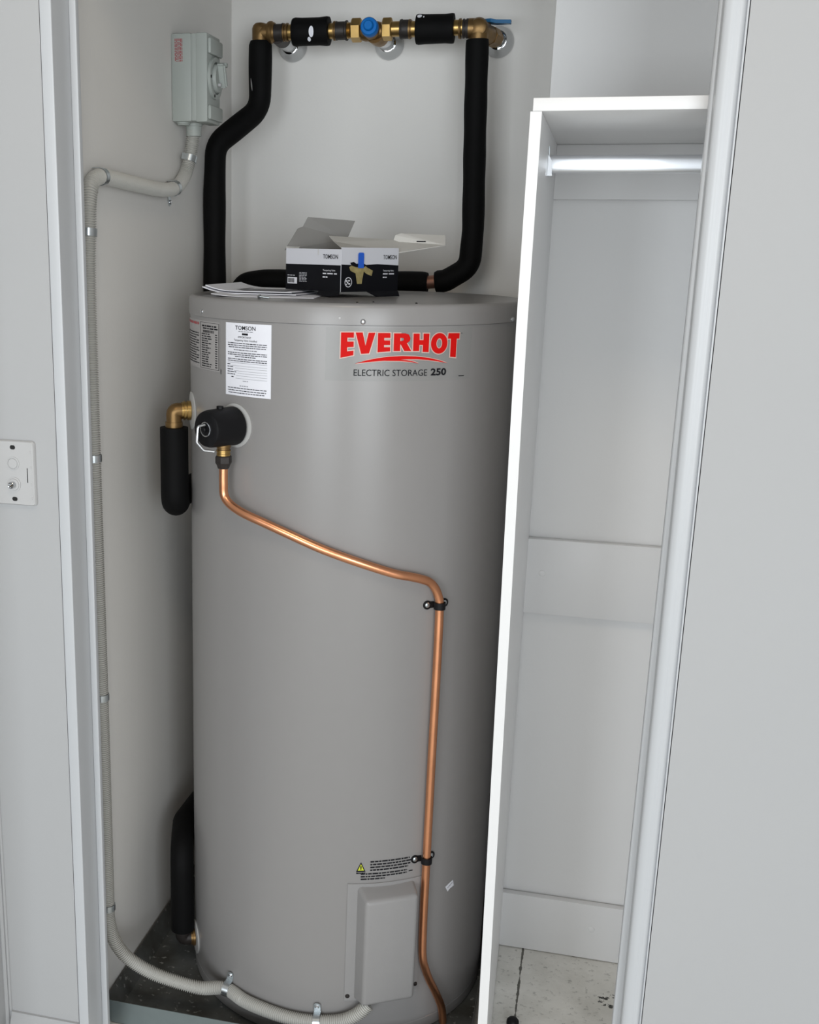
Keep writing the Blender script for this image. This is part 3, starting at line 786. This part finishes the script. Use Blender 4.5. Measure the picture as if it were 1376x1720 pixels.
# insulated risers
def insulated(name, pts, r, label):
    P = resample(pts, .008); n = len(P)
    rs = [r * (1 + .03 * math.sin(i * .31) + .02 * math.sin(i * .11 + 1)) for i in range(n)]
    rs[0] = r * .90; rs[-1] = r * .90
    mb = MB().tube(P, rs, 24)
    o_ = mb.build(name, BLACK); tag(o_, label, 'pipe'); return o_
lp = [(-.289, MY, 1.845), (-.289, MY, 1.715), (-.364, .297, 1.640), (-.366, .295, 1.55), (-.366, .295, 1.12)]
lr = insulated('insulated_pipe', fillet(lp, [.055, .050, .3], 12), .0232, 'black foam pipe with S-bend dropping behind the tank, left side')
def scuff(phi, z0, z1, w, dx=0.0):
    vs = []
    for i in range(7):
        t = i / 6; hw = w * math.sin(math.pi * (t * .86 + .07)); z = z0 + (z1 - z0) * t
        for q in (-1, 0, 1):
            a = phi + t * .18 + q * hw / .0245; vs.append((-.289 + .0247 * math.sin(a), MY - .0247 * math.cos(a), z))
    fs = []
    for i in range(6):
        for q in (0, 1): fs.append((3 * i + q, 3 * i + q + 1, 3 * i + q + 4, 3 * i + q + 3))
    return MB().add(vs, fs)
scuff(-.62, 1.772, 1.748, .0016).build('paint_scuff', RINGP, lr, 0)
rp = [(.154, MY, 1.836), (.158, MY, 1.70), (.166, MY, 1.48), (.163, MY, 1.405), (.115, MY, 1.376), (.094, MY, 1.373)]
rr_ = empty('insulated_pipe', (.154, MY, 1.35), 'black foam pipe dropping on the right then bending left behind the tank top', 'pipe')
P = resample(fillet(rp, [.3, .12, .04, .04], 10), .006)
MB().tube(P, [.0220] + [.0226 + .0004 * math.sin(i * .4) for i in range(len(P) - 2)] + [.0205], 24).build('foam_insulation', BLACK, rr_)
MB().tube([(.11, MY, 1.3755), (.066, MY, 1.371)], .0135, 20).build('bare_copper', COPPERD, rr_)
hp = [(.078, MY, 1.371), (.05, MY, 1.371), (-.28, MY + .01, 1.369), (-.338, MY + .025, 1.360), (-.345, MY + .04, 1.30), (-.345, MY + .04, 1.12)]
P = resample(fillet(hp, [.3, .05, .04, .05], 10), .006)
MB().tube(P, [.0205, .0222] + [.0228 + .0003 * math.sin(i * .4) for i in range(len(P) - 2)], 24).build('foam_insulation', BLACK, rr_)

# ------------------------------------------------------------------ isolator switch on the left wall
sw = empty('isolator_switch', (XL, .152, 1.667), 'grey weatherproof isolator switch box on the left wall', 'switch')
Z0, Z1 = 1.667, 1.823
MB().box(XL, -.3515, .113, .192, Z0, Z1, .004).build('base', GREYP, sw)
MB().box(-.3525, -.3425, .1145, .1905, Z0 + .0015, Z1 - .0015, .0012).build('gasket_rib', GREYP, sw)
lid = MB().box(-.3435, -.320, .113, .192, Z0 - .001, Z1, .003).build('lid', GREYP, sw)
MB().box(-.3205, -.3135, .116, .190, Z1 - .036, Z1 - .008, .003).build('raised_pad', GREYP, lid)
MB().box(-.3205, -.3135, .116, .190, Z0 + .004, Z0 + .030, .003).build('raised_pad', GREYP, lid)
MB().lathe((-.3205, .1525, 1.747), X1, [(0, .0375), (.006, .0375), (.0065, .0355), (.0065, .0290), (.001, .0285), (.001, .002)], 40).build('dial_ring', GREYP, sw)
kn = MB().lathe((-.3200, .1525, 1.747), X1, [(.001, .0260), (.010, .0250), (.012, .0235), (.012, .002)], 32).build('knob', GREYP, sw)
mb = MB(); bm = bmesh.new(); bmesh.ops.create_cube(bm, size=1)
for v in bm.verts: v.co = Vector((v.co.x * .018, v.co.y * .011, v.co.z * .044))
bmesh.ops.bevel(bm, geom=bm.edges[:], offset=.003, segments=2, affect='EDGES')
mb.bm(bm, Matrix.Translation((-.304, .1525, 1.752)) @ Matrix.Rotation(R(22), 4, 'X')).build('knob_grip', GREYP, kn)
MB().box(-.316, -.2965, .158, .170, 1.768, 1.776, .002).build('knob_pointer', GREYP, kn)
for dz, dy in ((.0, -.0335), (-.032, -.012)):
    MB().lathe((-.3142, .1525 + dy, 1.747 + dz), X1, [(-.001, .0030), (.0006, .0030), (.0007, .0014)], 12).build('screw_hole', DARK, sw)
MB().lathe((-.312, .146, 1.735), X1, [(0, .0035), (.008, .0035), (.009, .0025)], 12).build('lock_pin', WHITEP, sw)
mb = MB(); rg = random.Random(4)
def sf(u_, v_): return Vector((-.384 + u_ * .016, .1129 - .0003, Z1 - .010 - v_ * .040))
for i in range(6):
    v = .0
    while v < .97:
        w = min(rg.uniform(.07, .2), 1 - v)
        quad_on(mb, sf, i * .17, i * .17 + .09, v, v + w); v += w + .03
mb.build('red_print', REDS, sw, 0)
MB().lathe((-.3745, .1315, Z0 + .001), (0, 0, -1), [(0, .0135), (.003, .0135), (.004, .0120), (.006, .0115)], 24).build('blank_plug', GREYP, sw)
MB().lathe((-.362, .1555, Z0 + .001), (0, 0, -1), [(0, .0165), (.006, .0165), (.0065, .0150), (.024, .0145)], 24).build('conduit_gland', GREYP, sw)

# ------------------------------------------------------------------ corrugated conduit from the switch to the element cover
XW = XL + .0136
cpts = [(-.362, .153, 1.656), (-.365, .157, 1.638), (-.372, .156, 1.601), (-.377, .138, 1.568), (XW, .090, 1.5455), (XW, .013, 1.539), (XW, -.105, 1.542), (XW, -.211, 1.546), (XW, -.268, 1.546),
        (XW, -.300, 1.534), (XW, -.313, 1.505), (XW, -.318, 1.462), (XW, -.324, 1.40), (XW, -.326, 1.30), (XW, -.3255, 1.0), (XW, -.324, .70), (XW, -.3235, .42), (XW, -.3235, .25), (XW + .001, -.3245, .205),
        (-.3665, -.325, .163), (-.3416, -.323, .128), (-.2967, -.316, .099), (-.246, -.307, .081), (-.2027, -.296, .069)]
for th, z, r in ((-31, .058, .3150), (-22, .056, .3155), (-14.5, .055, .3155), (-6, .053, .3155), (1, .053, .3155), (8, .056, .3160), (14, .063, .3185), (18.5, .077, .3215), (22.5, .098, .321)):
    cpts.append(tuple(cyl(th, z, r)))
dense = catmull(cpts, 14)
fine = resample(dense, .00096)
rad = [.0106 + (.0025 if (i % 4) in (0, 1) else 0) for i in range(len(fine))]
con = MB().tube(fine, rad, 14).build('flexible_conduit', GREYC, None, 60)
tag(con, 'grey corrugated electrical conduit from wall switch down and around the tank base', 'conduit')

def saddle(p, t, n, label, tabs=(1,), two=True, tab=.020, wid=.012, r=.0133):
    """metal saddle over the conduit at p; t = conduit direction, n = away from the surface"""
    p = Vector(p); t = Vector(t).normalized(); n = Vector(n); n = (n - t * n.dot(t)).normalized(); s = t.cross(n)
    e = empty('conduit_saddle', p, label, 'saddle clip', 'metal saddles holding the grey conduit')
    vs, fs = [], []; N = 18
    ring = []
    for k in range(N + 1):
        a = R(180 * k / N); ring.append((p + (s * math.cos(a) + n * math.sin(a)) * r, (s * math.cos(a) + n * math.sin(a))))
    ring = [(p + s * r - n * .0115, s)] + ring + [(p - s * r - n * .0115, -s)]
    for c_, d in ring:
        vs += [c_ - t * wid / 2, c_ + t * wid / 2, c_ + d * .0011 + t * wid / 2, c_ + d * .0011 - t * wid / 2]
    for i in range(len(ring) - 1):
        for q in range(4): fs.append((4 * i + q, 4 * i + (q + 1) % 4, 4 * i + 4 + (q + 1) % 4, 4 * i + 4 + q))
    MB().add(vs, fs).build('band', ZINC, e)
    for sd in tabs:
        a = p + s * sd * r - n * .0115
        q = a + s * sd * tab
        poly = [a - t * wid / 2, q - t * wid / 2 - s * sd * .005]
        for k in range(7):
            an = R(-90 + 30 * k); poly.append(q - s * sd * .005 + t * math.sin(an) * wid / 2 + s * sd * math.cos(an) * .005)
        poly += [q + t * wid / 2 - s * sd * .005, a + t * wid / 2]
        MB().sheet([v + n * .0006 for v in poly], .0012).build('tab', ZINC, e, 0)
        sc_ = a + s * sd * tab * .62 + n * .0012
        MB().lathe(sc_, n, [(0, .0042), (.0014, .0042), (.0026, .0028), (.0028, .001)], 12).build('screw', BRASSD if tab < .019 else STEEL, e)
def near(pt):
    i = min(range(1, len(dense) - 1), key=lambda k: (dense[k] - Vector(pt)).length)
    return dense[i], dense[i + 1] - dense[i - 1]
WN = Vector((1, 0, 0))
for pt, lb, tb in (((-.372, .156, 1.603), 'metal conduit saddle just below the isolator switch', (1,)),
                   ((XW, .085, 1.545), 'conduit saddle with a hanging tab, left of the S-bend pipe', (1,)),
                   ((XW, -.262, 1.546), 'conduit saddle at the top corner where the conduit turns down', (-1,)),
                   ((XW, -.326, 1.460), 'conduit saddle just below the top corner bend', (-1,)),
                   ((XW, -.325, 1.095), 'conduit saddle level with the wall plate', (-1,)),
                   ((XW, -.324, .655), 'conduit saddle halfway down the lower left wall', (-1,)),
                   ((XW, -.3235, .230), 'lowest wall conduit saddle, above the drip tray', (-1,))):
    p_, t_ = near(pt)
    nn = WN
    s_ = Vector(t_).normalized().cross((WN - Vector(t_).normalized() * WN.dot(Vector(t_).normalized())).normalized())
    want = Vector((0, .6, -1)) if pt[2] > 1.5 else Vector((0, 1, 0))
    sd = 1 if s_.dot(want) > 0 else -1
    saddle(p_, t_, nn, lb, (sd,), tab=.020 if 'tab' in lb else .016)
for th, lb in ((-30.5, 'conduit saddle on the tank base, left of the element cover'), (5.5, 'bluish conduit saddle at the tank base below the element cover')):
    p_, t_ = near(cyl(th, .056, .3155))
    nn = Vector((p_.x, p_.y, 0)).normalized()
    s_ = Vector(t_).normalized().cross(nn); sd = 1 if s_.z > 0 else -1
    saddle(p_, t_, nn, lb, (sd,), tab=.019, wid=.013)

# ------------------------------------------------------------------ leaflets, loose screw and carton on top of the tank
ZTOP = ZT - .0012
lea = empty('leaflet', (-.15, .0, ZTOP), 'folded white instruction leaflets lying on the tank top, left', 'leaflet')
def curled(x0, x1, y0, y1, z, lift, th=.0012, n=12, rot=0.0, c0=(0, 0)):
    mb = MB(); vs, fs = [], []
    for i in range(n + 1):
        u_ = i / n; x = x0 + (x1 - x0) * u_
        zz = z + lift * max(0, (1 - u_ * 3.2)) ** 2
        for y in (y0, y1):
            X_, Y_ = x - c0[0], y - c0[1]
            xr, yr = c0[0] + X_ * math.cos(rot) - Y_ * math.sin(rot), c0[1] + X_ * math.sin(rot) + Y_ * math.cos(rot)
            vs += [(xr, yr, zz), (xr, yr, zz + th)]
    for i in range(n):
        a = 4 * i; b_ = a + 4
        fs += [(a, b_, b_ + 2, a + 2), (a + 1, a + 3, b_ + 3, b_ + 1), (a, a + 1, b_ + 1, b_), (a + 2, b_ + 2, b_ + 3, a + 3)]
    fs += [(0, 2, 3, 1), (4 * n, 4 * n + 1, 4 * n + 3, 4 * n + 2)]
    return mb.add(vs, fs)
curled(-.235, -.055, -.150, .06, ZTOP + .0003, .004, .0010, rot=.10, c0=(-.14, -.04)).build('sheet', PAPER, lea)
curled(-.262, -.085, -.085, .105, ZTOP + .0024, .010, .0016, rot=-.05, c0=(-.17, 0)).build('sheet', PAPER, lea)
t3 = curled(-.258, -.095, -.080, .110, ZTOP + .0062, .009, .0016, rot=-.05, c0=(-.17, 0)).build('sheet', PAPER, lea)
mb = MB()
for x0, x1, y0, y1 in ((-.195, -.110, -.070, .02), (-.218, -.208, -.03, .05), (-.228, -.221, -.03, .05), (-.206, -.200, -.05, .0)):
    c_, s_ = math.cos(-.05), math.sin(-.05)
    q = [(-.17 + (x + .17) * c_ - y * s_, (x + .17) * s_ + y * c_, ZTOP + .0086) for x, y in ((x0, y0), (x1, y0), (x1, y1), (x0, y1))]
    mb.add(q, [(0, 1, 2, 3)])
mb.build('grey_print', INKG, t3, 0)

sc = empty('loose_screw', (-.117, -.215, ZTOP), 'small loose steel screw lying at the front edge of the tank top', 'screw')
a = Vector((-.125, -.205, ZTOP + .0042)); d = Vector((.95, -.30, -.06)).normalized()
MB().lathe(a, d, [(0, .0022), (.001, .0042), (.0030, .0042), (.0036, .0022)], 14).build('head', STEEL, sc)
MB().lathe(a, d, [(.0034 + .0006 * k, .0021 if k % 2 else .0016) for k in range(30)] + [(.023, .0006)], 10).build('shank', ZINC, sc)
for k, (th_, r_) in enumerate(((12, .24), (19, .22), (34, .255))):
    cr = MB().lathe(cyl(th_, ZTOP, r_), (0, 0, 1), [(0, .0022), (.0012, .0018), (.0016, .0006)], 6)
    cc = cr.build('debris_crumb', DARK)
    tag(cc, ('tiny dark crumb on the tank top directly below the carton corner', 'tiny dark crumb on the tank top under the carton right face', 'tiny dark crumb on the tank top near the copper joint')[k], 'crumb', 'crumbs on the tank top')

# carton
PH = R(35); CL, CR = .148, .141
P0 = Vector((-.012, -.078, 0)); DL = Vector((-math.cos(PH), math.sin(PH), 0)); DR = Vector((math.sin(PH), math.cos(PH), 0))
CZ0, CZ1 = ZTOP + .0098, 1.4405
NL = Vector((-math.sin(PH), -math.cos(PH), 0)); NR = Vector((math.cos(PH), -math.sin(PH), 0))
box = empty('carton', P0 + DL * .07 + DR * .07 + Vector((0, 0, ZTOP)), 'open black and white valve carton sitting on the tank top', 'carton')
def face(A, D, L, n, za, zb, mt, name, off=0.0):
    a = A + n * off
    return MB().sheet([a + Vector((0, 0, za)), a + D * L + Vector((0, 0, za)), a + D * L + Vector((0, 0, zb)), a + Vector((0, 0, zb))], .0008).build(name, mt, box, 0)
ZB = CZ0 + .046
PLc, PRc = P0 + DL * CL, P0 + DR * CR
PBc = PLc + DR * CR
wl = face(P0, DL, CL, NL, CZ0, CZ1 - .003, CARDW, 'end_panel')
wr = face(P0, DR, CR, NR, CZ0, CZ1, CARDW, 'front_panel')
face(PLc, DR, CR, NL, CZ0, CZ1, CARDI, 'back_panel')
face(PRc, DL, CL, NR, CZ0, CZ1, CARDI, 'end_panel')
MB().sheet([v + Vector((0, 0, CZ0 + .001)) for v in (P0, PRc, PBc, PLc)], .0008).build('bottom_panel', CARDI, box, 0)
def on_l(u_, v_, e=.0008): return P0 + DL * (CL * (1 - u_)) + NL * e + Vector((0, 0, CZ0 + (CZ1 - CZ0) * v_))
def on_r(u_, v_, e=.0008): return P0 + DR * (CR * u_) + NR * e + Vector((0, 0, CZ0 + (CZ1 - CZ0) * v_))
mb = MB(); quad_on(mb, on_l, 0, 1, 0, .60); mb.build('black_print', CARDB, wl, 0)
mb = MB(); mb.add([on_r(0, 0), on_r(1, 0), on_r(1, .60), on_r(.62, .63), on_r(.30, .60), on_r(0, .62)], [(0, 1, 2, 3, 4, 5)]); mb.build('black_print', CARDB, wr, 0)
fl = lambda u_, v_: on_l(u_, v_, .0014); fr = lambda u_, v_: on_r(u_, v_, .0014)
mb = MB(); text_on(mb, 'TOMSON', fl, .69, .95, .74, .84, .004); mb.build('lettering', INK, wl, 0)
mb = MB(); text_on(mb, 'TOMSON', fr, .72, .96, .74, .84, .004); mb.build('lettering', INK, wr, 0)
mb = MB(); text_on(mb, 'Tempering Valve', fl, .69, .91, .45, .50); mb.build('small_lettering', PAPER, wl, 0); mb = MB(); rg = random.Random(8)
bars_on(mb, fl, .69, .94, .405, .026, .05, .10, .02, rg=rg); bars_on(mb, fl, .69, .78, .325, .026, .03, .05, .01, rg=rg)
for i in range(7): bars_on(mb, fl, .26, .40, .40 - .033 * i, .010, .03, .06, .01, rg=rg)
bars_on(mb, fl, .04, .18, .335, .012, .03, .05, .01, rg=rg)
mb.build('white_print', PAPER, wl, 0)
mb = MB(); quad_on(mb, fl, .04, .22, .14, .29); mb.build('barcode_field', PAPER, wl, 0)
mb = MB(); f2 = lambda u_, v_: on_l(u_, v_, .0020)
for k in range(12): quad_on(mb, f2, .055 + k * .010, .055 + k * .010 + rg.uniform(.003, .007), .165, .265)
mb.build('barcode', INK, wl, 0)
mb = MB(); text_on(mb, 'Tempering Valve', fr, .72, .91, .45, .50); mb.build('small_lettering', PAPER, wr, 0); mb = MB()
bars_on(mb, fr, .72, .93, .405, .026, .05, .10, .02, rg=rg); bars_on(mb, fr, .72, .79, .325, .026, .03, .05, .01, rg=rg)
mb.build('white_print', PAPER, wr, 0)
mb = MB(); cs, n_ = (.12, .22), 24
vs, fs = [], []
for k in range(n_):
    a = 2 * math.pi * k / n_; vs += [fr(cs[0] + .062 * math.cos(a), cs[1] + .115 * math.sin(a)), fr(cs[0] + .052 * math.cos(a), cs[1] + .097 * math.sin(a))]
for k in range(n_): fs.append((2 * k, (2 * k + 2) % (2 * n_), (2 * k + 3) % (2 * n_), 2 * k + 1))
mb.add(vs, fs)
for du, dv, w, h in ((-.03, .03, .03, .035), (.012, .035, .028, .03), (-.012, -.01, .025, .035), (.016, -.035, .03, .035), (-.03, -.05, .02, .02)):
    quad_on(mb, fr, cs[0] + du - w / 2, cs[0] + du + w / 2, cs[1] + dv - h / 2, cs[1] + dv + h / 2)
mb.build('round_emblem', PAPER, wr, 0)
# printed picture of the valve on the front panel
BRP = mat('printed_brass', (.34, .28, .12, 1), .4, noise=(160, .6))
mb = MB()
mb.add([fr(*p) for p in ((.13, .56), (.20, .63), (.26, .60), (.40, .60), (.44, .55), (.54, .48), (.52, .36), (.44, .40), (.38, .46), (.35, .18), (.27, .18), (.24, .42), (.15, .48))], [tuple(range(13))])
mb.build('printed_valve', BRP, wr, 0)
mb = MB(); f3 = lambda u_, v_: on_r(u_, v_, .0022)
mb.add([f3(*p) for p in ((.14, .66), (.20, .68), (.24, .64), (.38, .64), (.42, .60), (.38, .56), (.24, .56), (.16, .60))], [tuple(range(8))]); mb.build('printed_shade', CARDB, wr, 0)
mb = MB(); f4 = lambda u_, v_: on_r(u_, v_, .0030)
mb.add([f4(*p) for p in ((.27, .54), (.37, .54), (.37, .86), (.355, .89), (.285, .89), (.27, .86))], [tuple(range(6))]); mb.build('printed_blue_cap', mat('printed_blue', (.02, .12, .62, 1), .4, noise=(40, .1)), wr, 0)
# torn slit on the end panel
mb = MB(); quad_on(mb, fl, .595, .606, .82, .962); mb.build('slit', CARDI, wl, 0)
# raised rear flap, lid and tuck flap
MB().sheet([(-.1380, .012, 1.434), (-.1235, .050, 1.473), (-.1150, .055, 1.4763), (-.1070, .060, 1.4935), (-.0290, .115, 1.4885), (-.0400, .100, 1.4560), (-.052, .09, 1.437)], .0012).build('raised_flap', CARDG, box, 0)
MB().sheet([(P0.x - .001, P0.y, CZ1), (PRc.x, PRc.y, CZ1 - .008), (.1478, .078, 1.4466), (.060, .092, 1.4540), (-.0613, .040, 1.4600), (-.045, .01, 1.4500)], .0012).build('lid_flap', CARDI, box, 0)
MB().sheet([(.0470, .083, 1.4440), (.1475, .079, 1.4470), (.1440, .100, 1.4640), (.062, .093, 1.4665), (.0530, .090, 1.4630)], .0012).build('tuck_flap', CARDI, box, 0)
MB().sheet([(.094, .084, 1.4515), (.111, .083, 1.4515), (.111, .0835, 1.4535), (.094, .0845, 1.4535)], .0030).build('slot', INK, box, 0)
# bottom flaps hanging open under the carton
MB().sheet([P0 + DL * .055 + NL * .002 + Vector((0, 0, CZ0)), P0 + NL * .002 + Vector((0, 0, CZ0 + .001)), P0 + NL * .006 - DL * .004 + Vector((0, 0, ZTOP + .0046)), P0 + DL * .018 + NL * .010 + Vector((0, 0, ZTOP + .0012)), P0 + DL * .055 + NL * .008 + Vector((0, 0, ZTOP + .0035))], .001).build('bottom_flap', CARDB, box, 0)
MB().sheet([P0 + DR * .062 + NR * .002 + Vector((0, 0, CZ0)), P0 + DR * CR + NR * .002 + Vector((0, 0, CZ0)), P0 + DR * CR + NR * .006 + Vector((0, 0, ZTOP + .001)), P0 + DR * .080 + NR * .008 + Vector((0, 0, ZTOP + .001))], .001).build('bottom_flap', CARDB, box, 0)

# ------------------------------------------------------------------ shelf unit
SY0, SY1 = -.420, .131
su = empty('wardrobe_unit', (.461, -.14, 0), 'tall narrow white open wardrobe unit beside the water heater', 'wardrobe')
def side_panel(x0, x1, dx):
    """panel with a slight twist: its front lower edge is pushed by dx"""
    nz = 12; vs, fs = [], []
    for i in range(nz + 1):
        z = 1.6215 * i / nz; k_ = max(0.0, 1 - z / 1.30)
        for x, y, w in ((x0, SY0, 1), (x1, SY0, 1), (x1, SY1, 0), (x0, SY1, 0)): vs.append((x + dx * w * k_, y, z))
    for i in range(nz):
        for q in range(4): fs.append((4 * i + q, 4 * i + (q + 1) % 4, 4 * i + 4 + (q + 1) % 4, 4 * i + 4 + q))
    fs += [(3, 2, 1, 0), tuple(4 * nz + q for q in range(4))]
    return MB().add(vs, fs)
side_panel(.3172, .3325, .0155).build('side_panel', MELA, su, 20)
side_panel(.5900, .6055, .0).build('side_panel', MELA, su, 20)
MB().box(.3202, .6060, SY0 - .0005, SY1, 1.6218, 1.6385, .0006).build('top_board', MELA, su)
for z0, z1 in ((1.529, 1.6215), (.7505, .9010), (.0, .1265)):
    rl = MB().box(.3326, .5899, .115, .131, z0, z1, .0007).build('rail', MELA, su)
    if z0 < 1:
        x, z = (.363, .833) if z0 > .5 else (.545 - .012, .07)
        if z0 < .5: x = .520
        MB().lathe((x, .1152, z), (0, -1, 0), [(0, .0065), (.0012, .0060), (.002, .004)], 14).build('screw_cap', MELA, rl)
rod = empty('hanging_rod', (.438, -.165, 1.555), 'oval aluminium hanging rod across the top of the wardrobe unit', 'rod')
pr = []
for k in range(28):
    a = 2 * math.pi * k / 28; cx, sz = math.cos(a), math.sin(a)
    pr.append((.0072 * (abs(cx) ** .8) * (1 if cx > 0 else -1), .0135 * (abs(sz) ** .55) * (1 if sz > 0 else -1)))
vs = [(.3365, -.165 + y, 1.5705 + z) for y, z in pr] + [(.5890, -.165 + y, 1.5705 + z) for y, z in pr]
MB().add(vs, [tuple(range(28)), tuple(range(28, 56))] + [(i, (i + 1) % 28, (i + 1) % 28 + 28, i + 28) for i in range(28)]).build('tube', ALU, rod, 30)
for x0, x1 in ((.3328, .3345), (.5880, .5897)):
    s = 1 if x0 < .4 else -1
    b_ = MB().box(x0, x1, -.177, -.153, 1.553, 1.583, .0004)
    b_.box(x0 if s > 0 else x1 - .008, x0 + .008 if s > 0 else x1, -.177, -.153, 1.5525, 1.5555, .0004)
    b_.sheet([(x0 + s * .0008, -.1765, 1.584), (x0 + s * .0065, -.1765, 1.574), (x0 + s * .0075, -.1765, 1.5535), (x0, -.1765, 1.5535)], .0012)
    b_.sheet([(x0 + s * .0008, -.1535, 1.584), (x0 + s * .0065, -.1535, 1.574), (x0 + s * .0075, -.1535, 1.5535), (x0, -.1535, 1.5535)], .0012)
    br = b_.build('bracket', STEEL, rod, 20)
    MB().box(min(x0, x1), max(x0, x1), -.169, -.161, 1.583, 1.597, .0004).build('screw_lug', ZINC, br, 20)

# black rubber foot lying on the concrete inside the wardrobe unit
kb = MB().lathe((.3805, -.146, -.002), (0, 0, 1), [(0, .0105), (.003, .0120), (.010, .0115), (.014, .0085), (.0155, .004)], 24).build('rubber_foot', BLACKP)
tag(kb, 'small round black rubber foot on the concrete at the dark floor line', 'rubber foot')

# ------------------------------------------------------------------ wall plate on the front wall, left
wp = empty('wall_plate', (-.4425, YF, 1.04), 'white wall plate without cover, with coaxial socket, left of the opening', 'wall plate')
yp = YF - .0075
def plate_shape():
    P = rounded_rect(-.478, -.4065, 1.0395, 1.1425, .005, 4)
    vs = [(x, YF - .0003, z) for x, z in P] + [(x, YF - .0045, z) for x, z in P] + [(-.4423 + (x + .4423) * .955, YF - .0070, 1.091 + (z - 1.091) * .965) for x, z in P]
    k_ = len(P); fs = [tuple(range(k_)), tuple(range(2 * k_, 3 * k_))]
    for b_ in (0, k_):
        for i in range(k_): fs.append((b_ + i, b_ + (i + 1) % k_, b_ + k_ + (i + 1) % k_, b_ + k_ + i))
    return MB().add(vs, fs)
plate_shape().build('plate', WHITEP, wp, 40)
for x, z in ((-.4425, 1.1320), (-.4425, 1.0495)):
    P = rounded_rect(x - .0045, x + .0045, z - .0033, z + .0033, .003, 3)
    mb = MB(); mb.add([(a_, YF - .0074, c_) for a_, c_ in P], [tuple(range(len(P)))]); mb.build('screw_slot', DARK, wp, 0)
MB().lathe((-.4425, YF - .007, 1.1065), (0, -1, 0), [(0, .0105), (.0012, .0105), (.0013, .0092), (.0003, .0090), (.0008, .0078), (.0022, .0074), (.0024, .0010)], 30).build('blank_plug', WHITEP, wp)
MB().lathe((-.4425, YF - .007, 1.0730), (0, -1, 0), [(0, .0115), (.0016, .0115), (.0018, .0098), (.0040, .0090), (.0042, .0060)], 30).build('socket_boss', WHITEP, wp)
MB().lathe((-.4425, YF - .010, 1.0730), (0, -1, 0), [(0, .0052), (.0085, .0052), (.0090, .0046), (.0088, .0034), (.004, .0032)], 24).build('coaxial_socket', CHROME, wp)
MB().lathe((-.4425, YF - .014, 1.0730), (0, -1, 0), [(0, .0010), (.0045, .0008)], 8).build('pin', BRASSD, wp)
MB().box(-.4195, -.4183, YF - .0074, YF - .0066, 1.0770, 1.1000).build('slit', DARK, wp, 0)
MB().box(-.4105, -.4085, YF - .0072, YF - .0050, 1.045, 1.137, .0005).build('clip_rib', WHITEP, wp)
for z in (1.050, 1.072, 1.100, 1.124):
    MB().box(-.4135, -.4118, YF - .0078, YF - .0060, z, z + .004, .0004).build('clip_nib', WHITEP, wp)

# fine print: too small to pick apart line by line
for o_ in bpy.data.objects:
    if o_.parent is not None and o_.name.split('.')[0] in ('printed_text_lines', 'white_print', 'form_rules', 'warning_print', 'barcode', 'red_print', 'grey_print', 'round_emblem', 'print'):
        o_['kind'] = 'stuff'
